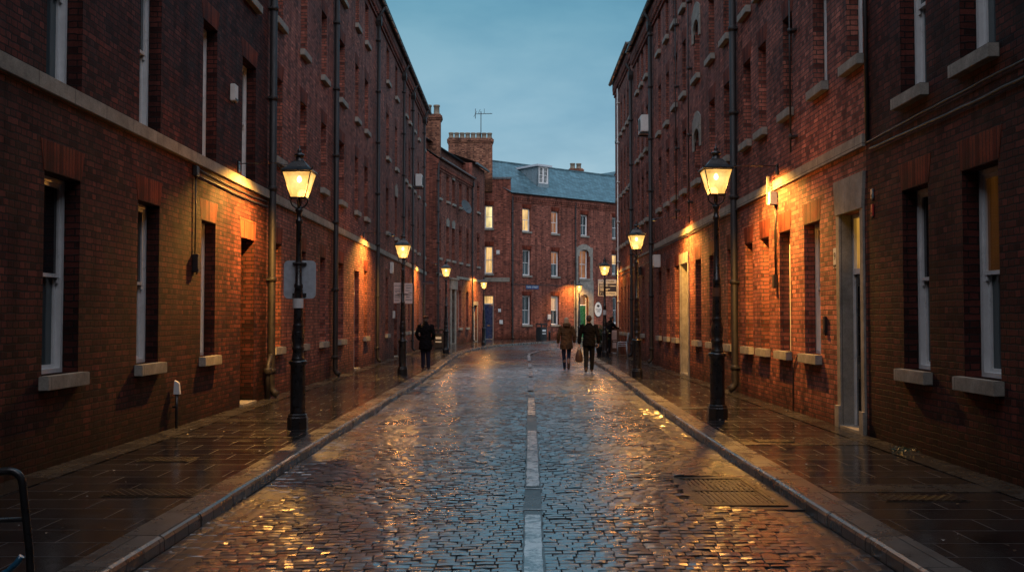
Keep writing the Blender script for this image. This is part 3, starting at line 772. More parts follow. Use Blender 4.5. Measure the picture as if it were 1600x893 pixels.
s.box(aa - e * .8, aa - .16, -.03, .04, ac - .15, ad + .2); s.box(ab + .16, ab + e * .8, -.03, .04, ac - .15, ad + .2)
s.obj('door_surround', M['sill'], B)
ah = link(archhead_mesh(round(gb - ga, 2), .05, .4), 'arched_head', B, (ga, -.02, gd))
s = MB(); s.box(0, ga - e - .1, -.02, .01, Z4(820, 444) - .05, Z4(820, 444)); s.obj('cable_run', M['cable'], B)
cornice(B, 0, 16, H4, 'brick_far')
r = MB(); D = 8.4; rise = 3.15; r.poly([(0, -.25, H4 + .02), (16, -.25, H4 + .02), (16, D / 2, H4 + rise), (-3.5, D / 2, H4 + rise)])
r.poly([(-3.5, D / 2, H4 + rise), (16, D / 2, H4 + rise), (16, D + .2, H4), (-3.5, D + .2, H4)]); r.box(-3.5, 16, D / 2 - .1, D / 2 + .1, H4 + rise - .03, H4 + rise + .07)
r.obj('roof', M['slate'], B)
downpipe(B, .12, H4 - .2, 0, .07, hopper=False); downpipe(B, U4(898.5), H4 - .2, 0, .06, hopper=False)
# dormer: front face at y=.9 inward
dx0, dx1 = U4(853.2), U4(870.6)
zf0, zf1 = H4 + .95, H4 + 2.55
DM = MB(); yf = 1.0
DM.poly([(dx0, yf, zf0), (dx0, yf, zf1), (dx0, 3.9, zf1 + .12)]); DM.poly([(dx1, yf, zf0), (dx1, 3.9, zf1 + .12), (dx1, yf, zf1)])
DM.box(dx0, dx1, yf, yf + .12, zf0 - .1, zf0 + .25); DM.box(dx0, dx0 + .1, yf, yf + .12, zf0 + .25, zf1); DM.box(dx1 - .1, dx1, yf, yf + .12, zf0 + .25, zf1)
for k in range(5):
    yy = yf + .35 + .5 * k
    zb = H4 + .02 + (yy + .25) * (rise - .02) / (D / 2 + .25)
    if zb < zf1: DM.box(dx0 - .03, dx0 - .001, yy, yy + .04, zb, zf1)
dm = DM.obj('dormer', M['lead'], B)
MB().box(dx0 - .2, dx1 + .2, yf - .2, 4.0, zf1 + .002, zf1 + .16).obj('dormer_roof', M['greymetal'], dm)
hw = (dx1 - dx0 - .2) / 2
for k in range(2): 
    x = dx0 + .1 + k * hw
    wq = sash_mesh(round(hw - .02, 2), round(zf1 - zf0 - .25, 2), 1, 1); wo = link(wq, 'dormer_window', dm, (x + .01, yf - .03, zf0 + .25))
DPN = MB().poly([(dx0 + .1, yf + .07, zf0 + .25), (dx1 - .1, yf + .07, zf0 + .25), (dx1 - .1, yf + .07, zf1), (dx0 + .1, yf + .07, zf1)]).obj('dormer_pane', M['pane_sky'], dm)
# brick gable of the neighbour seen over the roof end
B = thing('brick_building', 'brick gable of a further house peeping over the right end of the slate roof', 'building', (7.7, 89.6, PV), ang4)
MB().poly([(0, 0, 0), (4, 0, 0), (4, 0, 13.2), (2.0, 0, 15.0), (0, 0, 13.2)]).poly([(0, 0, 0), (0, 0, 13.2), (0, 6, 13.2), (0, 6, 0)]).obj('wall', M['brick_far'], B)
MB().poly([(-.1, -.1, 13.2), (2, -.1, 15.1), (2, 6, 15.1), (-.1, 6, 13.2)]).poly([(2, -.1, 15.1), (4.1, -.1, 13.2), (4.1, 6, 13.2), (2, 6, 15.1)]).obj('roof', M['slate'], B)

# ================================================================== GROUND
def cr(pts, n):
    P = [np.array(p, float) for p in pts]; P = [2 * P[0] - P[1]] + P + [2 * P[-1] - P[-2]]
    out = []
    for i in range(1, len(P) - 2):
        for k in range(n):
            t = k / n; a, b, c, d = P[i - 1:i + 3]
            out.append(.5 * (2 * b + (c - a) * t + (2 * a - 5 * b + 4 * c - d) * t * t + (3 * b - a - 3 * c + d) * t ** 3))
    out.append(P[-2]); return np.array(out)
KL = [(-2.6, -8), (-2.6, 3), (-2.57, 15), (-2.5, 30), (-2.62, 44), (-2.36, 51), (-1.3, 59), (.6, 65), (3.2, 70), (9, 75.5), (16, 80)]
KR = [(2.58, -8), (2.58, 3), (2.6, 16), (2.9, 30), (3.0, 41), (3.4, 46), (4.6, 50.5), (6.6, 54), (10, 57.5), (14, 60), (20, 63)]
OL = [(-9, -8), (-9, 3), (-9, 15), (-9, 30), (-9, 44), (-9, 51), (-9, 66), (-6, 85), (0, 92), (10, 94), (18, 96)]
OR = [(9, -8), (9, 3), (9, 16), (9, 30), (9, 38), (9.5, 41), (10, 44), (12, 46), (15, 50), (18, 52), (24, 56)]
NS = 24
cL, cR = cr(KL, NS), cr(KR, NS)
oL = np.array([np.interp(np.linspace(0, 10, 10 * NS + 1), range(11), [p[i] for p in OL]) for i in (0, 1)]).T
oR = np.array([np.interp(np.linspace(0, 10, 10 * NS + 1), range(11), [p[i] for p in OR]) for i in (0, 1)]).T
g = MB().poly([(-150, -60, -.12), (150, -60, -.12), (150, 300, -.12), (-150, 300, -.12)]).obj('ground', M['ground']); tag(g, kind='structure')
def offs(c, side, d):
    t = np.gradient(c, axis=0); t /= np.linalg.norm(t, axis=1)[:, None]
    nrm = np.stack([-t[:, 1], t[:, 0]], 1) * side
    return c + nrm * d
def ribbon(mb, A, Bp, za, zb, smooth=True):
    for i in range(len(A) - 1):
        q = [(*A[i], za), (*A[i + 1], za), (*Bp[i + 1], zb), (*Bp[i], zb)]
        a, b, c = Vector(q[0]), Vector(q[1]), Vector(q[2])
        if (b - a).cross(c - a).z < 0: q = q[::-1]
        mb.poly(q)
KW = .30
for nm, c, o, side in (('left', cL, oL, 1), ('right', cR, oR, -1)):
    inner = offs(c, side, KW)
    mb = MB(); ribbon(mb, inner, o, PV, PV); tag(mb.obj('pavement', M['flag']), kind='structure')
    # kerb: individual stones ~0.92 long with rounded arris
    mb = MB(); 
    seglen = np.r_[0, np.cumsum(np.linalg.norm(np.diff(c, axis=0), axis=1))]
    L = seglen[-1]; k = 0; s_ = 0
    def at(cc, d): return np.array([np.interp(d, seglen, cc[:, 0]), np.interp(d, seglen, cc[:, 1])])
    while s_ < L - 1:
        ln = .92 + random.uniform(-.1, .1); a, b = s_ + .004, s_ + ln - .004
        dz = random.uniform(-.004, .004); dx = random.uniform(-.005, .005)
        prof = [(0 + dx, -.1), (0 + dx, PV - .035 + dz), (.012 + dx, PV - .012 + dz), (.035 + dx, PV + .001 + dz), (KW, PV + .004 + dz * .3), (KW, -.1)]
        ring = []
        for d in (a, b):
            base = at(c, d); inn = at(inner, d); v = (inn - base) / KW
            ring.append([(*(base + v * p), z) for p, z in prof])
        for j in range(len(prof) - 1):
            q = [ring[0][j], ring[1][j], ring[1][j + 1], ring[0][j + 1]]
            mb.poly(q if side > 0 else q[::-1])
        for rr in ring: mb.poly(rr)
        s_ += ln
    ko = mb.obj('kerb', M['kerb']); tag(ko, kind='structure')
# pale concrete bands across the pavements
for nm, y0, y1, xa, xb in (('pavement_band', 15.3, 15.75, -4.98, -2.88), ('pavement_band', 13.35, 13.6, -4.98, -2.86), ('pavement_band', 12.6, 13.3, 2.9, 4.78), ('pavement_band', 9.2, 9.6, 2.9, 4.78), ('pavement_band', 17.6, 18.0, 2.92, 4.78), ('pavement_band', 33.0, 33.6, -4.98, -2.85),
      ('pavement_edge', -8, 57, -4.99, -4.62), ('pavement_edge', -8, 47.6, 4.45, 4.79)):
    z = PV + .004 if nm == 'pavement_band' else PV + .008
    tag(MB().poly([(xa, y0, z), (xb, y0, z), (xb, y1, z), (xa, y1, z)]).obj(nm, M['flag_pale']), kind='structure')

# road: bed plus individually tilted setts as one mesh
mb = MB(); ribbon(mb, offs(cL, -1, -.02), offs(cR, 1, -.02), -.012, -.012)
bed = mb.obj('road_bed', M['mortar_bed']); tag(bed, kind='structure')
cm = (cL + cR) / 2
sl = np.r_[0, np.cumsum(np.linalg.norm(np.diff(cm, axis=0), axis=1))]
def pos(s, t):
    L = np.stack([np.interp(s, sl, cL[:, 0]), np.interp(s, sl, cL[:, 1])], -1); Rr = np.stack([np.interp(s, sl, cR[:, 0]), np.interp(s, sl, cR[:, 1])], -1)
    return L * (1 - t[..., None]) + Rr * t[..., None]
gut_i = []; quads = []   # s0,s1,t0,t1
row = .094; s = 8.0; GW = .36
send = sl[-1] - 14
while s < send:
    rh = row * random.uniform(.9, 1.1) * (1 if s < 52 else 1.5)
    p = pos(np.array([s, s]), np.array([0., 1.])); W = float(np.linalg.norm(p[1] - p[0]))
    x = GW
    x += 0
    first = True
    while x < W - GW - .05:
        wdt = random.uniform(.095, .18) * (.6 if first and random.random() < .5 else 1); first = False
        x1 = min(x + wdt, W - GW)
        if W - GW - x1 < .07: x1 = W - GW
        quads.append((s, s + rh, x / W, x1 / W)); x = x1
    s += rh
for (ta, tb) in ((0, .12), (.12, .24), (.24, .36)):
    for sgn in (0, 1):
        s = 8.0
        while s < send:
            ln = random.uniform(.17, .29)
            W = float(np.linalg.norm(pos(np.array([s]), np.array([0.])) - pos(np.array([s]), np.array([1.]))))
            a, b = ta / W, tb / W
            if sgn: a, b = 1 - b, 1 - a
            quads.append((s, s + ln, a, b)); gut_i.append(len(quads) - 1); s += ln
Q = np.array(quads); isg = np.zeros(len(Q), bool); isg[gut_i] = True
# leave the gully hole free
ctr = pos((Q[:, 0] + Q[:, 1]) / 2, (Q[:, 2] + Q[:, 3]) / 2)
keep = ~((ctr[:, 0] > 1.60) & (ctr[:, 0] < 2.46) & (ctr[:, 1] > 9.05) & (ctr[:, 1] < 10.66))
Q = Q[keep]; isg = isg[keep]; nq = len(Q)
S0, S1, T0, T1 = Q.T
gap = .0035
loc4 = np.array([0, .03, .5, .97, 1.0])
prof = np.array([-.020, .0, .0, -.020])
ii, jj = np.meshgrid(range(5), range(5), indexing='ij')
ss = S0[:, None, None] + gap + (S1 - S0 - 2 * gap)[:, None, None] * loc4[ii]
Wn = 5.2
gt_ = .0018
tt = T0[:, None, None] + gt_ / Wn + (T1 - T0 - 2 * gt_ / Wn)[:, None, None] * loc4[jj]
xy = pos(ss.reshape(-1), tt.reshape(-1)).reshape(nq, 5, 5, 2)
edge = ((ii == 0) | (ii == 4) | (jj == 0) | (jj == 4)); corner = ((ii == 0) | (ii == 4)) & ((jj == 0) | (jj == 4))
h = np.where(edge, -.009, 0.0) + np.where(corner, -.002, 0.0) + np.where((ii == 2) & ~edge, .0019, 0) + np.where((jj == 2) & ~edge, .0024, 0)
tilt_s = rng.normal(0, .0010, nq); tilt_t = rng.normal(0, .0018, nq); hz = rng.normal(0, .0014, nq) - np.where(rng.random(nq) < .035, rng.uniform(.003, .009, nq), 0)
tilt_s = np.where(isg, tilt_s * .4, tilt_s); tilt_t = np.where(isg, tilt_t * .4, tilt_t); hz = np.where(isg, hz * .5 - .004, hz)
tc = (T0 + T1) / 2
crown = .055 * (1 - (2 * tc - 1) ** 2) - .0 
# wheel-worn hollows and general unevenness
yc = (S0 + S1) / 2
und = .006 * np.sin(yc * .9 + 3 * np.sin(tc * 5)) + .005 * np.sin(yc * 2.3 + tc * 11)
zz = h[None] * np.where(isg, .55, 1.0)[:, None, None] + (hz + crown + und)[:, None, None] + tilt_s[:, None, None] * (loc4[ii] * 2 - 1) + tilt_t[:, None, None] * (loc4[jj] * 2 - 1) + .008
zz = np.where(edge[None], zz + rng.normal(0, .0015, zz.shape), zz + rng.normal(0, .0006, zz.shape))
V = np.concatenate([xy, zz[..., None]], -1).reshape(-1, 3)
fi = []
for a in range(4):
    for b in range(4): fi.append([a * 5 + b, a * 5 + b + 1, (a + 1) * 5 + b + 1, (a + 1) * 5 + b])
F = (np.array(fi)[None] + (np.arange(nq) * 25)[:, None, None]).reshape(-1, 4)
p0, p1, p2 = V[F[5, 0]], V[F[5, 1]], V[F[5, 2]]
if np.cross(p1 - p0, p2 - p0)[2] < 0: F = F[:, ::-1]
me = bpy.data.meshes.new('road'); me.vertices.add(len(V)); me.vertices.foreach_set('co', V.ravel())
me.loops.add(F.size); me.loops.foreach_set('vertex_index', F.ravel().astype(np.int32))
me.polygons.add(len(F)); me.polygons.foreach_set('loop_start', (np.arange(len(F)) * 4).astype(np.int32)); me.polygons.foreach_set('loop_total', np.full(len(F), 4, np.int32))
me.update(calc_edges=True); me.polygons.foreach_set('use_smooth', [False] * len(F))
att = me.attributes.new('tone', 'FLOAT', 'POINT'); att.data.foreach_set('value', np.repeat(np.where(isg, -1.0, rng.random(nq) ** 1.3), 25))
me.materials.append(M['sett']); tag(link(me, 'road'), kind='structure')
def crown_z(x, y):
    a = float(np.interp(y, cL[:150, 1], cL[:150, 0])); b = float(np.interp(y, cR[:120, 1], cR[:120, 0])); t = (x - a) / (b - a)
    return .055 * (1 - (2 * t - 1) ** 2) + .032

# road marking: worn dashes, and a curved line at the bend
def mx(y): return float(np.interp(y, [6, 7.5, 12, 18.6, 30, 36, 44], [.11, .13, .20, .29, .44, .50, .57]))
pm = MB(); bt = MB()
def strip(mb, y0, y1, w, dz=.0, rag=.005):
    n = max(2, int((y1 - y0) / .12)); pts = []
    for k in range(n + 1):
        y = y0 + (y1 - y0) * k / n; c = mx(y); z = crown_z(c, y) + dz
        pts.append(((c - w / 2 + random.uniform(-rag, rag), y, z), (c + w / 2 + random.uniform(-rag, rag), y, z)))
    for (a, b), (c, d) in zip(pts[:-1], pts[1:]): mb.poly([a, b, d, c])
strip(bt, -4, 8.4, .15, .0, .008); strip(bt, 8.4, 21, .155, .0, .008); 
for (a, b) in ((-2, 5.2), (5.6, 8.3), (9.7, 14.5), (16.8, 20.4), (22.5, 25.8), (27.9, 31.2), (33, 36), (38, 44.2)): strip(pm, a, b, .125, .006)
for y in (8.52, 9.55, 16.0): c = mx(y); z = crown_z(c, y) + .006; pm.poly([(c - .12, y, z), (c + .11, y, z), (c + .11, y + .035, z), (c - .12, y + .035, z)])
cur = cr([(.57, 44.2), (.75, 46.5), (1.3, 50.2), (2.1, 53.3), (4, 57.5), (7, 61.5)], 8)
ol = offs(cur, 1, .06); orr = offs(cur, 1, -.06)
for i in range(len(cur) - 1): pm.poly([(*ol[i], .098), (*orr[i], .098), (*orr[i + 1], .098), (*ol[i + 1], .098)])
tag(pm.obj('road_marking', M['paint']), kind='structure'); tag(bt.obj('road_patch', M['bitumen']), kind='structure')

# gully grate
g = thing('drain_grate', 'large cast iron gully grate set in the cobbles near the right kerb', 'drain grate', (2.05, 9.86, .0), 0)
f = MB(); f.box(-.36, .36, -.74, -.70, -.02, .028); f.box(-.36, .36, .70, .74, -.02, .028); f.box(-.36, -.32, -.7, .7, -.02, .028); f.box(.32, .36, -.7, .7, -.02, .028); f.box(-.32, .32, -.02, .02, -.02, .028); f.box(-.42, -.362, -.80, .80, -.02, .030); f.box(.362, .42, -.80, .80, -.02, .030); f.box(-.36, .36, -.80, -.742, -.02, .030); f.box(-.36, .36, .742, .80, -.02, .030)
f.obj('frame', M['grate'], g)
MB().box(-.56, .56, -.93, .93, -.03, .016).obj('bedding', M['bitumen'], g)
b = MB()
for k in range(13):
    x = -.30 + k * .05
    b.box(x - .013, x + .013, -.70, -.02, -.02, .022); b.box(x - .013, x + .013, .02, .70, -.02, .022)
b.obj('bars', M['grate'], g)
def cover(label, x, y, w, d):
    c = thing('utility_cover', label, 'manhole cover', (x, y, PV), 0, 'iron covers in the pavements')
    MB().box(-w / 2, w / 2, -d / 2, d / 2, -.03, .004, .003).obj('plate', M['grate'], c)
    MB().box(-w / 2 + .03, w / 2 - .03, -d / 2 + .03, d / 2 - .03, .0045, .010).obj('tread', M['cover'], c)
cover('ribbed iron cover in the left pavement nearest the camera', -3.32, 9.15, .85, .42)
cover('small ribbed iron cover in the left pavement near the vent pipe', -3.95, 11.3, .6, .4)
cover('ribbed iron cover in the right pavement nearest the camera', 3.6, 8.9, .75, .34)
cover('small iron cover in the right pavement level with the doorway', 3.35, 13.0, .5, .35)

# ================================================================== STREET LAMPS
def lamp_proto(label, loc, scale):
    t = thing('street_lamp', label, 'street lamp', loc, 0, 'black lantern lamp posts along the street', scale)
    base = MB()
    base.lathe([(.165, 0), (.165, .17), (.150, .19), (.150, .215), (.132, .235)], seg=8, smooth=False, rot=R(22.5))
    base.lathe([(.128, .236), (.120, .26), (.120, .98), (.128, 1.0), (.150, 1.02), (.155, 1.045), (.130, 1.07)], seg=16, flute=.03)
    base.box(-.05, .05, -.128, -.118, .35, .85, .004)
    base.obj('base', M['iron'], t)
    col_ = MB()
    pr = [(.115, 1.071), (.10, 1.10), (.088, 1.17), (.085, 1.22), (.10, 1.24), (.10, 1.27), (.085, 1.29), (.095, 1.36), (.105, 1.43), (.095, 1.52), (.078, 1.58), (.088, 1.60), (.088, 1.63), (.074, 1.65)]
    z = 1.65; rr = .074
    while z < 2.05: pr += [(rr + .006, z + .02), (rr, z + .045)]; z += .05; rr -= .001
    pr += [(.070, 2.1), (.062, 2.2), (.070, 2.22), (.070, 2.26), (.054, 2.28), (.047, 2.8), (.043, 3.22), (.058, 3.24), (.058, 3.28), (.042, 3.30), (.040, 3.40), (.062, 3.43), (.062, 3.455), (.035, 3.47)]
    col_.lathe(pr, seg=20); col_.obj('column', M['iron'], t)
    fr = MB()
    # cradle: U shaped arms
    for a in (0, math.pi / 2):
        c_, s_ = math.cos(a), math.sin(a); pts = []
        for k in range(13):
            an = math.pi + math.pi * k / 12
            pts.append((math.cos(an) * .135 * c_, math.cos(an) * .135 * s_, 3.60 + math.sin(an) * .13))
        fr.tube([(-.115 * c_, -.115 * s_, 3.635)] + pts + [(.115 * c_, .115 * s_, 3.635)], .011, 8)
    fr.tube([(0, 0, 3.46), (0, 0, 3.64)], .014, 8)
    b0, b1, z0, z1 = .118, .222, 3.64, 4.02
    fr.box(-b0 - .012, b0 + .012, -b0 - .012, b0 + .012, 3.622, 3.642)
    for sx in (-1, 1):
        for sy in (-1, 1): fr.tube([(sx * b0, sy * b0, z0), (sx * b1, sy * b1, z1)], .0095, 6)
    for sgn in (-1, 1):
        fr.box(-b1 - .012, b1 + .012, sgn * b1 - .012, sgn * b1 + .012, z1, z1 + .02); fr.box(sgn * b1 - .012, sgn * b1 + .012, -b1 + .012, b1 - .012, z1, z1 + .02)
    # roof, four sided with concave slope
    prof = [(b1 + .03, z1 + .02), (b1 + .028, z1 + .04), (.165, z1 + .095), (.115, z1 + .16), (.085, z1 + .195)]
    for (ra, za), (rb, zb) in zip(prof[:-1], prof[1:]):
        for k in range(4):
            c = [(1, 1), (-1, 1), (-1, -1), (1, -1)]; p, q = c[k], c[(k + 1) % 4]
            fr.poly([(ra * p[0], ra * p[1], za), (ra * q[0], ra * q[1], za), (rb * q[0], rb * q[1], zb), (rb * p[0], rb * p[1], zb)])
    for p in ((1, 1), (-1, 1), (-1, -1), (1, -1)):
        fr.tube([(p[0] * .235, p[1] * .235, z1 + .02), (p[0] * .262, p[1] * .262, z1 + .06), (p[0] * .262, p[1] * .262, z1 + .10)], [.012, .009, .002], 6)
    lan = fr.obj('lantern', M['iron'], t)
    MB().lathe([(.088, z1 + .19), (.092, z1 + .205), (.062, z1 + .22), (.055, z1 + .275), (.085, z1 + .285), (.075, z1 + .31), (.035, z1 + .33), (.025, z1 + .345), (.04, z1 + .365), (.02, z1 + .385), (.012, z1 + .42), (.002, z1 + .46)], seg=14).obj('finial', M['iron'], lan)
    gl = MB(); c = [(1, 1), (-1, 1), (-1, -1), (1, -1)]; e = .004
    for k in range(4):
        p, q = c[k], c[(k + 1) % 4]
        gl.poly([((b0 - e) * p[0], (b0 - e) * p[1], z0), ((b0 - e) * q[0], (b0 - e) * q[1], z0), ((b1 - e) * q[0], (b1 - e) * q[1], z1), ((b1 - e) * p[0], (b1 - e) * p[1], z1)])
    gl.obj('glass', M['lampglass'], lan)
    MB().lathe([(.008, 3.88), (.030, 3.895), (.040, 3.93), (.028, 3.965), (.012, 3.985)], seg=12).obj('mantle', M['bulb'], lan)
    return t
LAMPS = [(-3.18, 14.5, .925, 'first lamp post on the left, with a grey sign plate strapped to its column'), (-3.25, 28.5, .915, 'second lamp post on the left, carrying the pink notice boards'),
         (-3.23, 45.9, .97, 'lamp post beside the black litter bin on the left pavement'), (-1.95, 60.5, .94, 'lamp post in front of the blue doors at the bend'),
         (3.22, 15.9, .985, 'first and tallest looking lamp post on the right, nearest the camera'), (3.32, 27.25, .96, 'second lamp post on the right, between the near one and the couple'),
         (3.78, 42.2, .945, 'lamp post in front of the hanging signboard on the right'), (4.40, 68.9, .96, 'distant lamp post standing before the green door')]
pt = bpy.data.lights.new('lantern_light', 'POINT'); pt.energy = 92; pt.color = (1, .46, .13); pt.shadow_soft_size = .10
proto = None
for i, (x, y, sc, lb) in enumerate(LAMPS):
    if proto is None: proto = lamp_proto(lb, (x, y, PV), sc)
    else: copy_thing(proto, (x, y, PV), 0, sc, lb)
    lo = bpy.data.objects.new('lantern_light', pt); col.objects.link(lo); lo.location = (x, y, PV + sc * 3.80)

# wall floods: small bulkhead fittings with hooded lamps
sp = bpy.data.lights.new('bulkhead_light', 'SPOT'); sp.energy = 1150; sp.color = (1, .47, .085); sp.spot_size = R(150); sp.spot_blend = .55; sp.shadow_soft_size = .07
def bulkhead(label, x, y, z, nx, ny, power=1.0, off=.98):
    """(x,y) on the wall, (nx,ny) outward"""
    t = thing('wall_light', label, 'wall light', (x, y, z), math.atan2(-nx, ny) if True else 0)
    # local +y = outward
    h = MB(); h.box(-.06, .06, 0, .03, -.08, .12, .006); h.tube([(0, .02, .08), (0, off * .7, .09), (0, off, .04)], .009, 8)
    h.lathe([(.015, .045), (.05, .03), (.065, .0), (.065, -.012)], 0, off, 16); h.obj('bracket', M['iron'], t)
    MB().lathe([(.055, -.002), (.04, -.012), (.015, -.016)], 0, off, 16).obj('lens', M['bulkhead_glow'], t)
    l = sp.copy() if power != 1 else sp
    if power != 1: l.energy = 1150 * power
    lo = bpy.data.objects.new('bulkhead_light', l); col.objects.link(lo); lo.location = (x + nx * off, y + ny * off, z - .05)
    lo.rotation_euler = (R(-20), 0, t.rotation_euler.z)
bulkhead('hooded wall light beside the recessed doorway on the near left', -5.0, 17.75, PV + 4.3, 1, 0, 1.35)
bulkhead('hooded wall light above the blue door on the left', -5.0, 32.4, PV + 4.3, 1, 0, .9)
bulkhead('hooded wall light near the far end of the left building', -5.0, 49.6, PV + 4.3, 1, 0, .6)
bulkhead('hooded wall light beside the white bracket on the right wall', 4.8, 18.1, PV + 4.3, -1, 0, 1.35)
bulkhead('hooded wall light above the second doorway on the right', 4.8, 27.35, PV + 4.3, -1, 0, .95)
bulkhead('hooded wall light near the far right corner signboard', 4.8, 45.3, PV + 4.05, -1, 0, .2)
n2 = Vector((.983, -.182))
p2 = Vector((-4.65, 58)) + Vector((.182, .983)) * 9.5
bulkhead('hooded wall light above the blue door past the left corner', p2.x, p2.y, PV + 4.5, n2.x, n2.y, .8)
n4 = Vector((D4.y, -D4.x)); u_ = U4(893)
p4 = O4 + D4 * u_
bulkhead('hooded wall light left of the green door', p4.x, p4.y, PV + 4.35, n4.x, n4.y, .7)

# ================================================================== SIGNS AND WALL FITTINGS
def rrect(w, h, r, n=5):
    pts = []
    for cx, cz, a0 in ((w / 2 - r, h / 2 - r, 0), (-w / 2 + r, h / 2 - r, 90), (-w / 2 + r, -h / 2 + r, 180), (w / 2 - r, -h / 2 + r, 270)):
        for k in range(n + 1): a = R(a0 + 90 * k / n); pts.append((cx + r * math.cos(a), cz + r * math.sin(a)))
    return pts
t = thing('sign_plate', 'grey rounded back of a traffic sign strapped to the first left lamp post', 'sign', (-3.18, 14.5, PV + 2.17))
MB().prism(rrect(.47, .56, .07), .075, .098).obj('plate', M['greymetal'], t)
for z in (.23, -.22):
    m = MB().box(-.10, .10, .045, .074, z - .018, z + .018); m.lathe([(.058, z - .02), (.062, z - .018), (.062, z + .018), (.058, z + .02)], 0, 0, 16); m.obj('clamp', M['iron_rust'], t)
def sticker(x, y, z, r, lab, mat='offwhite', h=.14):
    m = MB(); n = 8; m_ = []
    for k in range(n + 1):
        a = R(-90 - 70 + 140 * k / n); m_.append((r * math.cos(a), r * math.sin(a)))
    for (a, b), (c, d) in zip(m_[:-1], m_[1:]): m.poly([(a, b, -h / 2), (c, d, -h / 2), (c, d, h / 2), (a, b, h / 2)], True)
    tag(m.obj('sticker', M[mat], None, (x, y, z)), lab, 'sticker')
sticker(-3.18, 14.5, PV + 1.82, .083, 'pale sticker wrapped round the first left lamp post under the sign')
sticker(3.22, 15.9, PV + 2.02, .074, 'tan sticker wrapped round the nearest right lamp post', 'board_brown')
sticker(3.78, 42.2, PV + 1.85, .082, 'pale sticker wrapped round the lamp post by the signboard', 'offwhite', .2)
t = thing('notice_board', 'pale pink two column notice board with dark print on the second left lamp post', 'notice board', (-3.25, 28.5, PV + 2.33))
MB().box(-.27, -.02, .07, .085, -.29, .30, .003).box(.02, .27, .07, .085, -.31, .28, .003).box(-.15, .15, .03, .069, -.02, .02).obj('panel', M['pink_sign'], t)
link(text_mesh('NOTICE', .055), 'lettering', t, (-.15, .066, .20))
link(text_mesh('PARKING', .035), 'lettering', t, (-.15, .066, .02))
m = MB()
for k, z in enumerate((.10, .05, -.06, -.10, -.14, -.22)): m.box(-.24, -.07 - .02 * (k % 3), .064, .069, z, z + .012)
for k, z in enumerate((.21, .14, .06, .0, -.06, -.12, -.2)): m.box(.07 + .02 * (k % 2), .25 - .03 * (k % 3), .064, .069, z, z + .012)
m.box(-.13, -.08, .064, .069, -.02, .0 + .03); m.obj('printed_lines', M['ink'], t)
t = thing('signboard', 'white and navy hanging signboard fixed to the far right corner above the pavement', 'sign', (4.34, 47.0, PV + 3.05))
MB().box(-.44, .44, 0, .04, -.39, .39, .005).box(.44, .47, .01, .03, -.3, -.27).box(.44, .47, .01, .03, .27, .30).obj('panel', M['sign_white'], t)
MB().box(-.40, .42, -.006, -.001, -.19, .19).box(-.40, -.14, -.006, -.001, -.36, -.195).obj('dark_band', M['sign_navy'], t)
m = MB()
for k, z in enumerate((.13, .06, -.01, -.08, -.14)):
    m.box(-.37, -.18, -.011, -.007, z, z + .028)
    if k != 2: m.box(-.12, .02 + .1 * (k % 2), -.011, -.007, z, z + .03)
m.box(.02, .40, -.011, -.007, .06, .10); m.obj('printed_lines', M['sign_white'], t)
link(text_mesh('CAR PARK', .13), 'lettering', t, (.02, -.004, .285)); link(text_mesh('NUMBER', .12), 'lettering', t, (.13, -.004, -.285))
link(text_mesh('P 1', .13, mat=M['sign_white']), 'lettering', t, (-.27, -.010, -.28))
# street name plate on the terrace
def on4(px, z, out=.0): p = O4 + D4 * U4(px) + n4 * out; return (p.x, p.y, PV + z)
t = thing('street_name_sign', 'blue street name plate with white letters on the terrace wall', 'sign', on4(831.5, Z4(831, 448.5), .03), ang4)
wd = U4(841.5) - U4(821.5)
MB().box(-wd / 2, wd / 2, 0, .02, -.15, .15, .004).obj('plate', M['sign_blue'], t)
link(text_mesh('PARK STREET', .20, mat=M['sign_white']), 'lettering', t, (0, -.004, 0))
t = thing('oval_plaque', 'white oval plaque on the brick beside the green door', 'plaque', on4(934, Z4(934, 483), .04), ang4)
MB().prism([(.46 * math.cos(2 * math.pi * k / 28), .64 * math.sin(2 * math.pi * k / 28)) for k in range(28)], .0, .02).obj('rim', M['ink'], t)
MB().prism([(.41 * math.cos(2 * math.pi * k / 28), .59 * math.sin(2 * math.pi * k / 28)) for k in range(28)], -.008, -.001).obj('face', M['sign_white'], t)
link(text_mesh('HOUSE\n1894', .19), 'lettering', t, (0, -.012, -.1))
MB().prism([(-.17, .26), (-.05, .17), (.05, .17), (.17, .26), (.1, .38), (-.1, .38)], -.013, -.009).obj('emblem', M['ink'], t)
def boxthing(name, label, cat, loc, dims, mat, rotz=0, lens=False, bev=.01, group=None):
    t = thing(name, label, cat, loc, rotz, group); w, d, h = dims
    MB().box(-w / 2, w / 2, -d, 0, -h / 2, h / 2, bev).obj('casing', M[mat], t)
    MB().box(-w / 2 + .015, w / 2 - .015, -d - .006, -d - .001, -h / 2 + .02, -h / 2 + .05).tube([(w * .2, -d * .5, -h / 2 + .002), (w * .2, -d * .5, -h / 2 - .035)], .012, 8).obj('trim', M['rubber'], t)
    return t
for (px, py, wd, hg, mt, lb) in ((778, 394, .26, .34, 'offwhite', 'round white alarm box high on the brick block'), (780.5, 485, .22, .28, 'sign_white', 'upper white notice on the wall beside the blue door'), (783, 503, .26, .34, 'sign_white', 'lower white notice on the wall beside the blue door')):
    boxthing('wall_box' if mt == 'offwhite' else 'wall_notice', lb, 'wall box' if mt == 'offwhite' else 'notice', ((px - 806) / 1550 * 76, 75.99, PV + 1.6 + (497 - py) / 1550 * 76), (wd, .05, hg), mt)
boxthing('wall_box', 'cream box on the terrace wall beside the ground floor window', 'wall box', on4(857, Z4(857, 495), .01), (.3, .12, .42), 'offwhite', ang4)
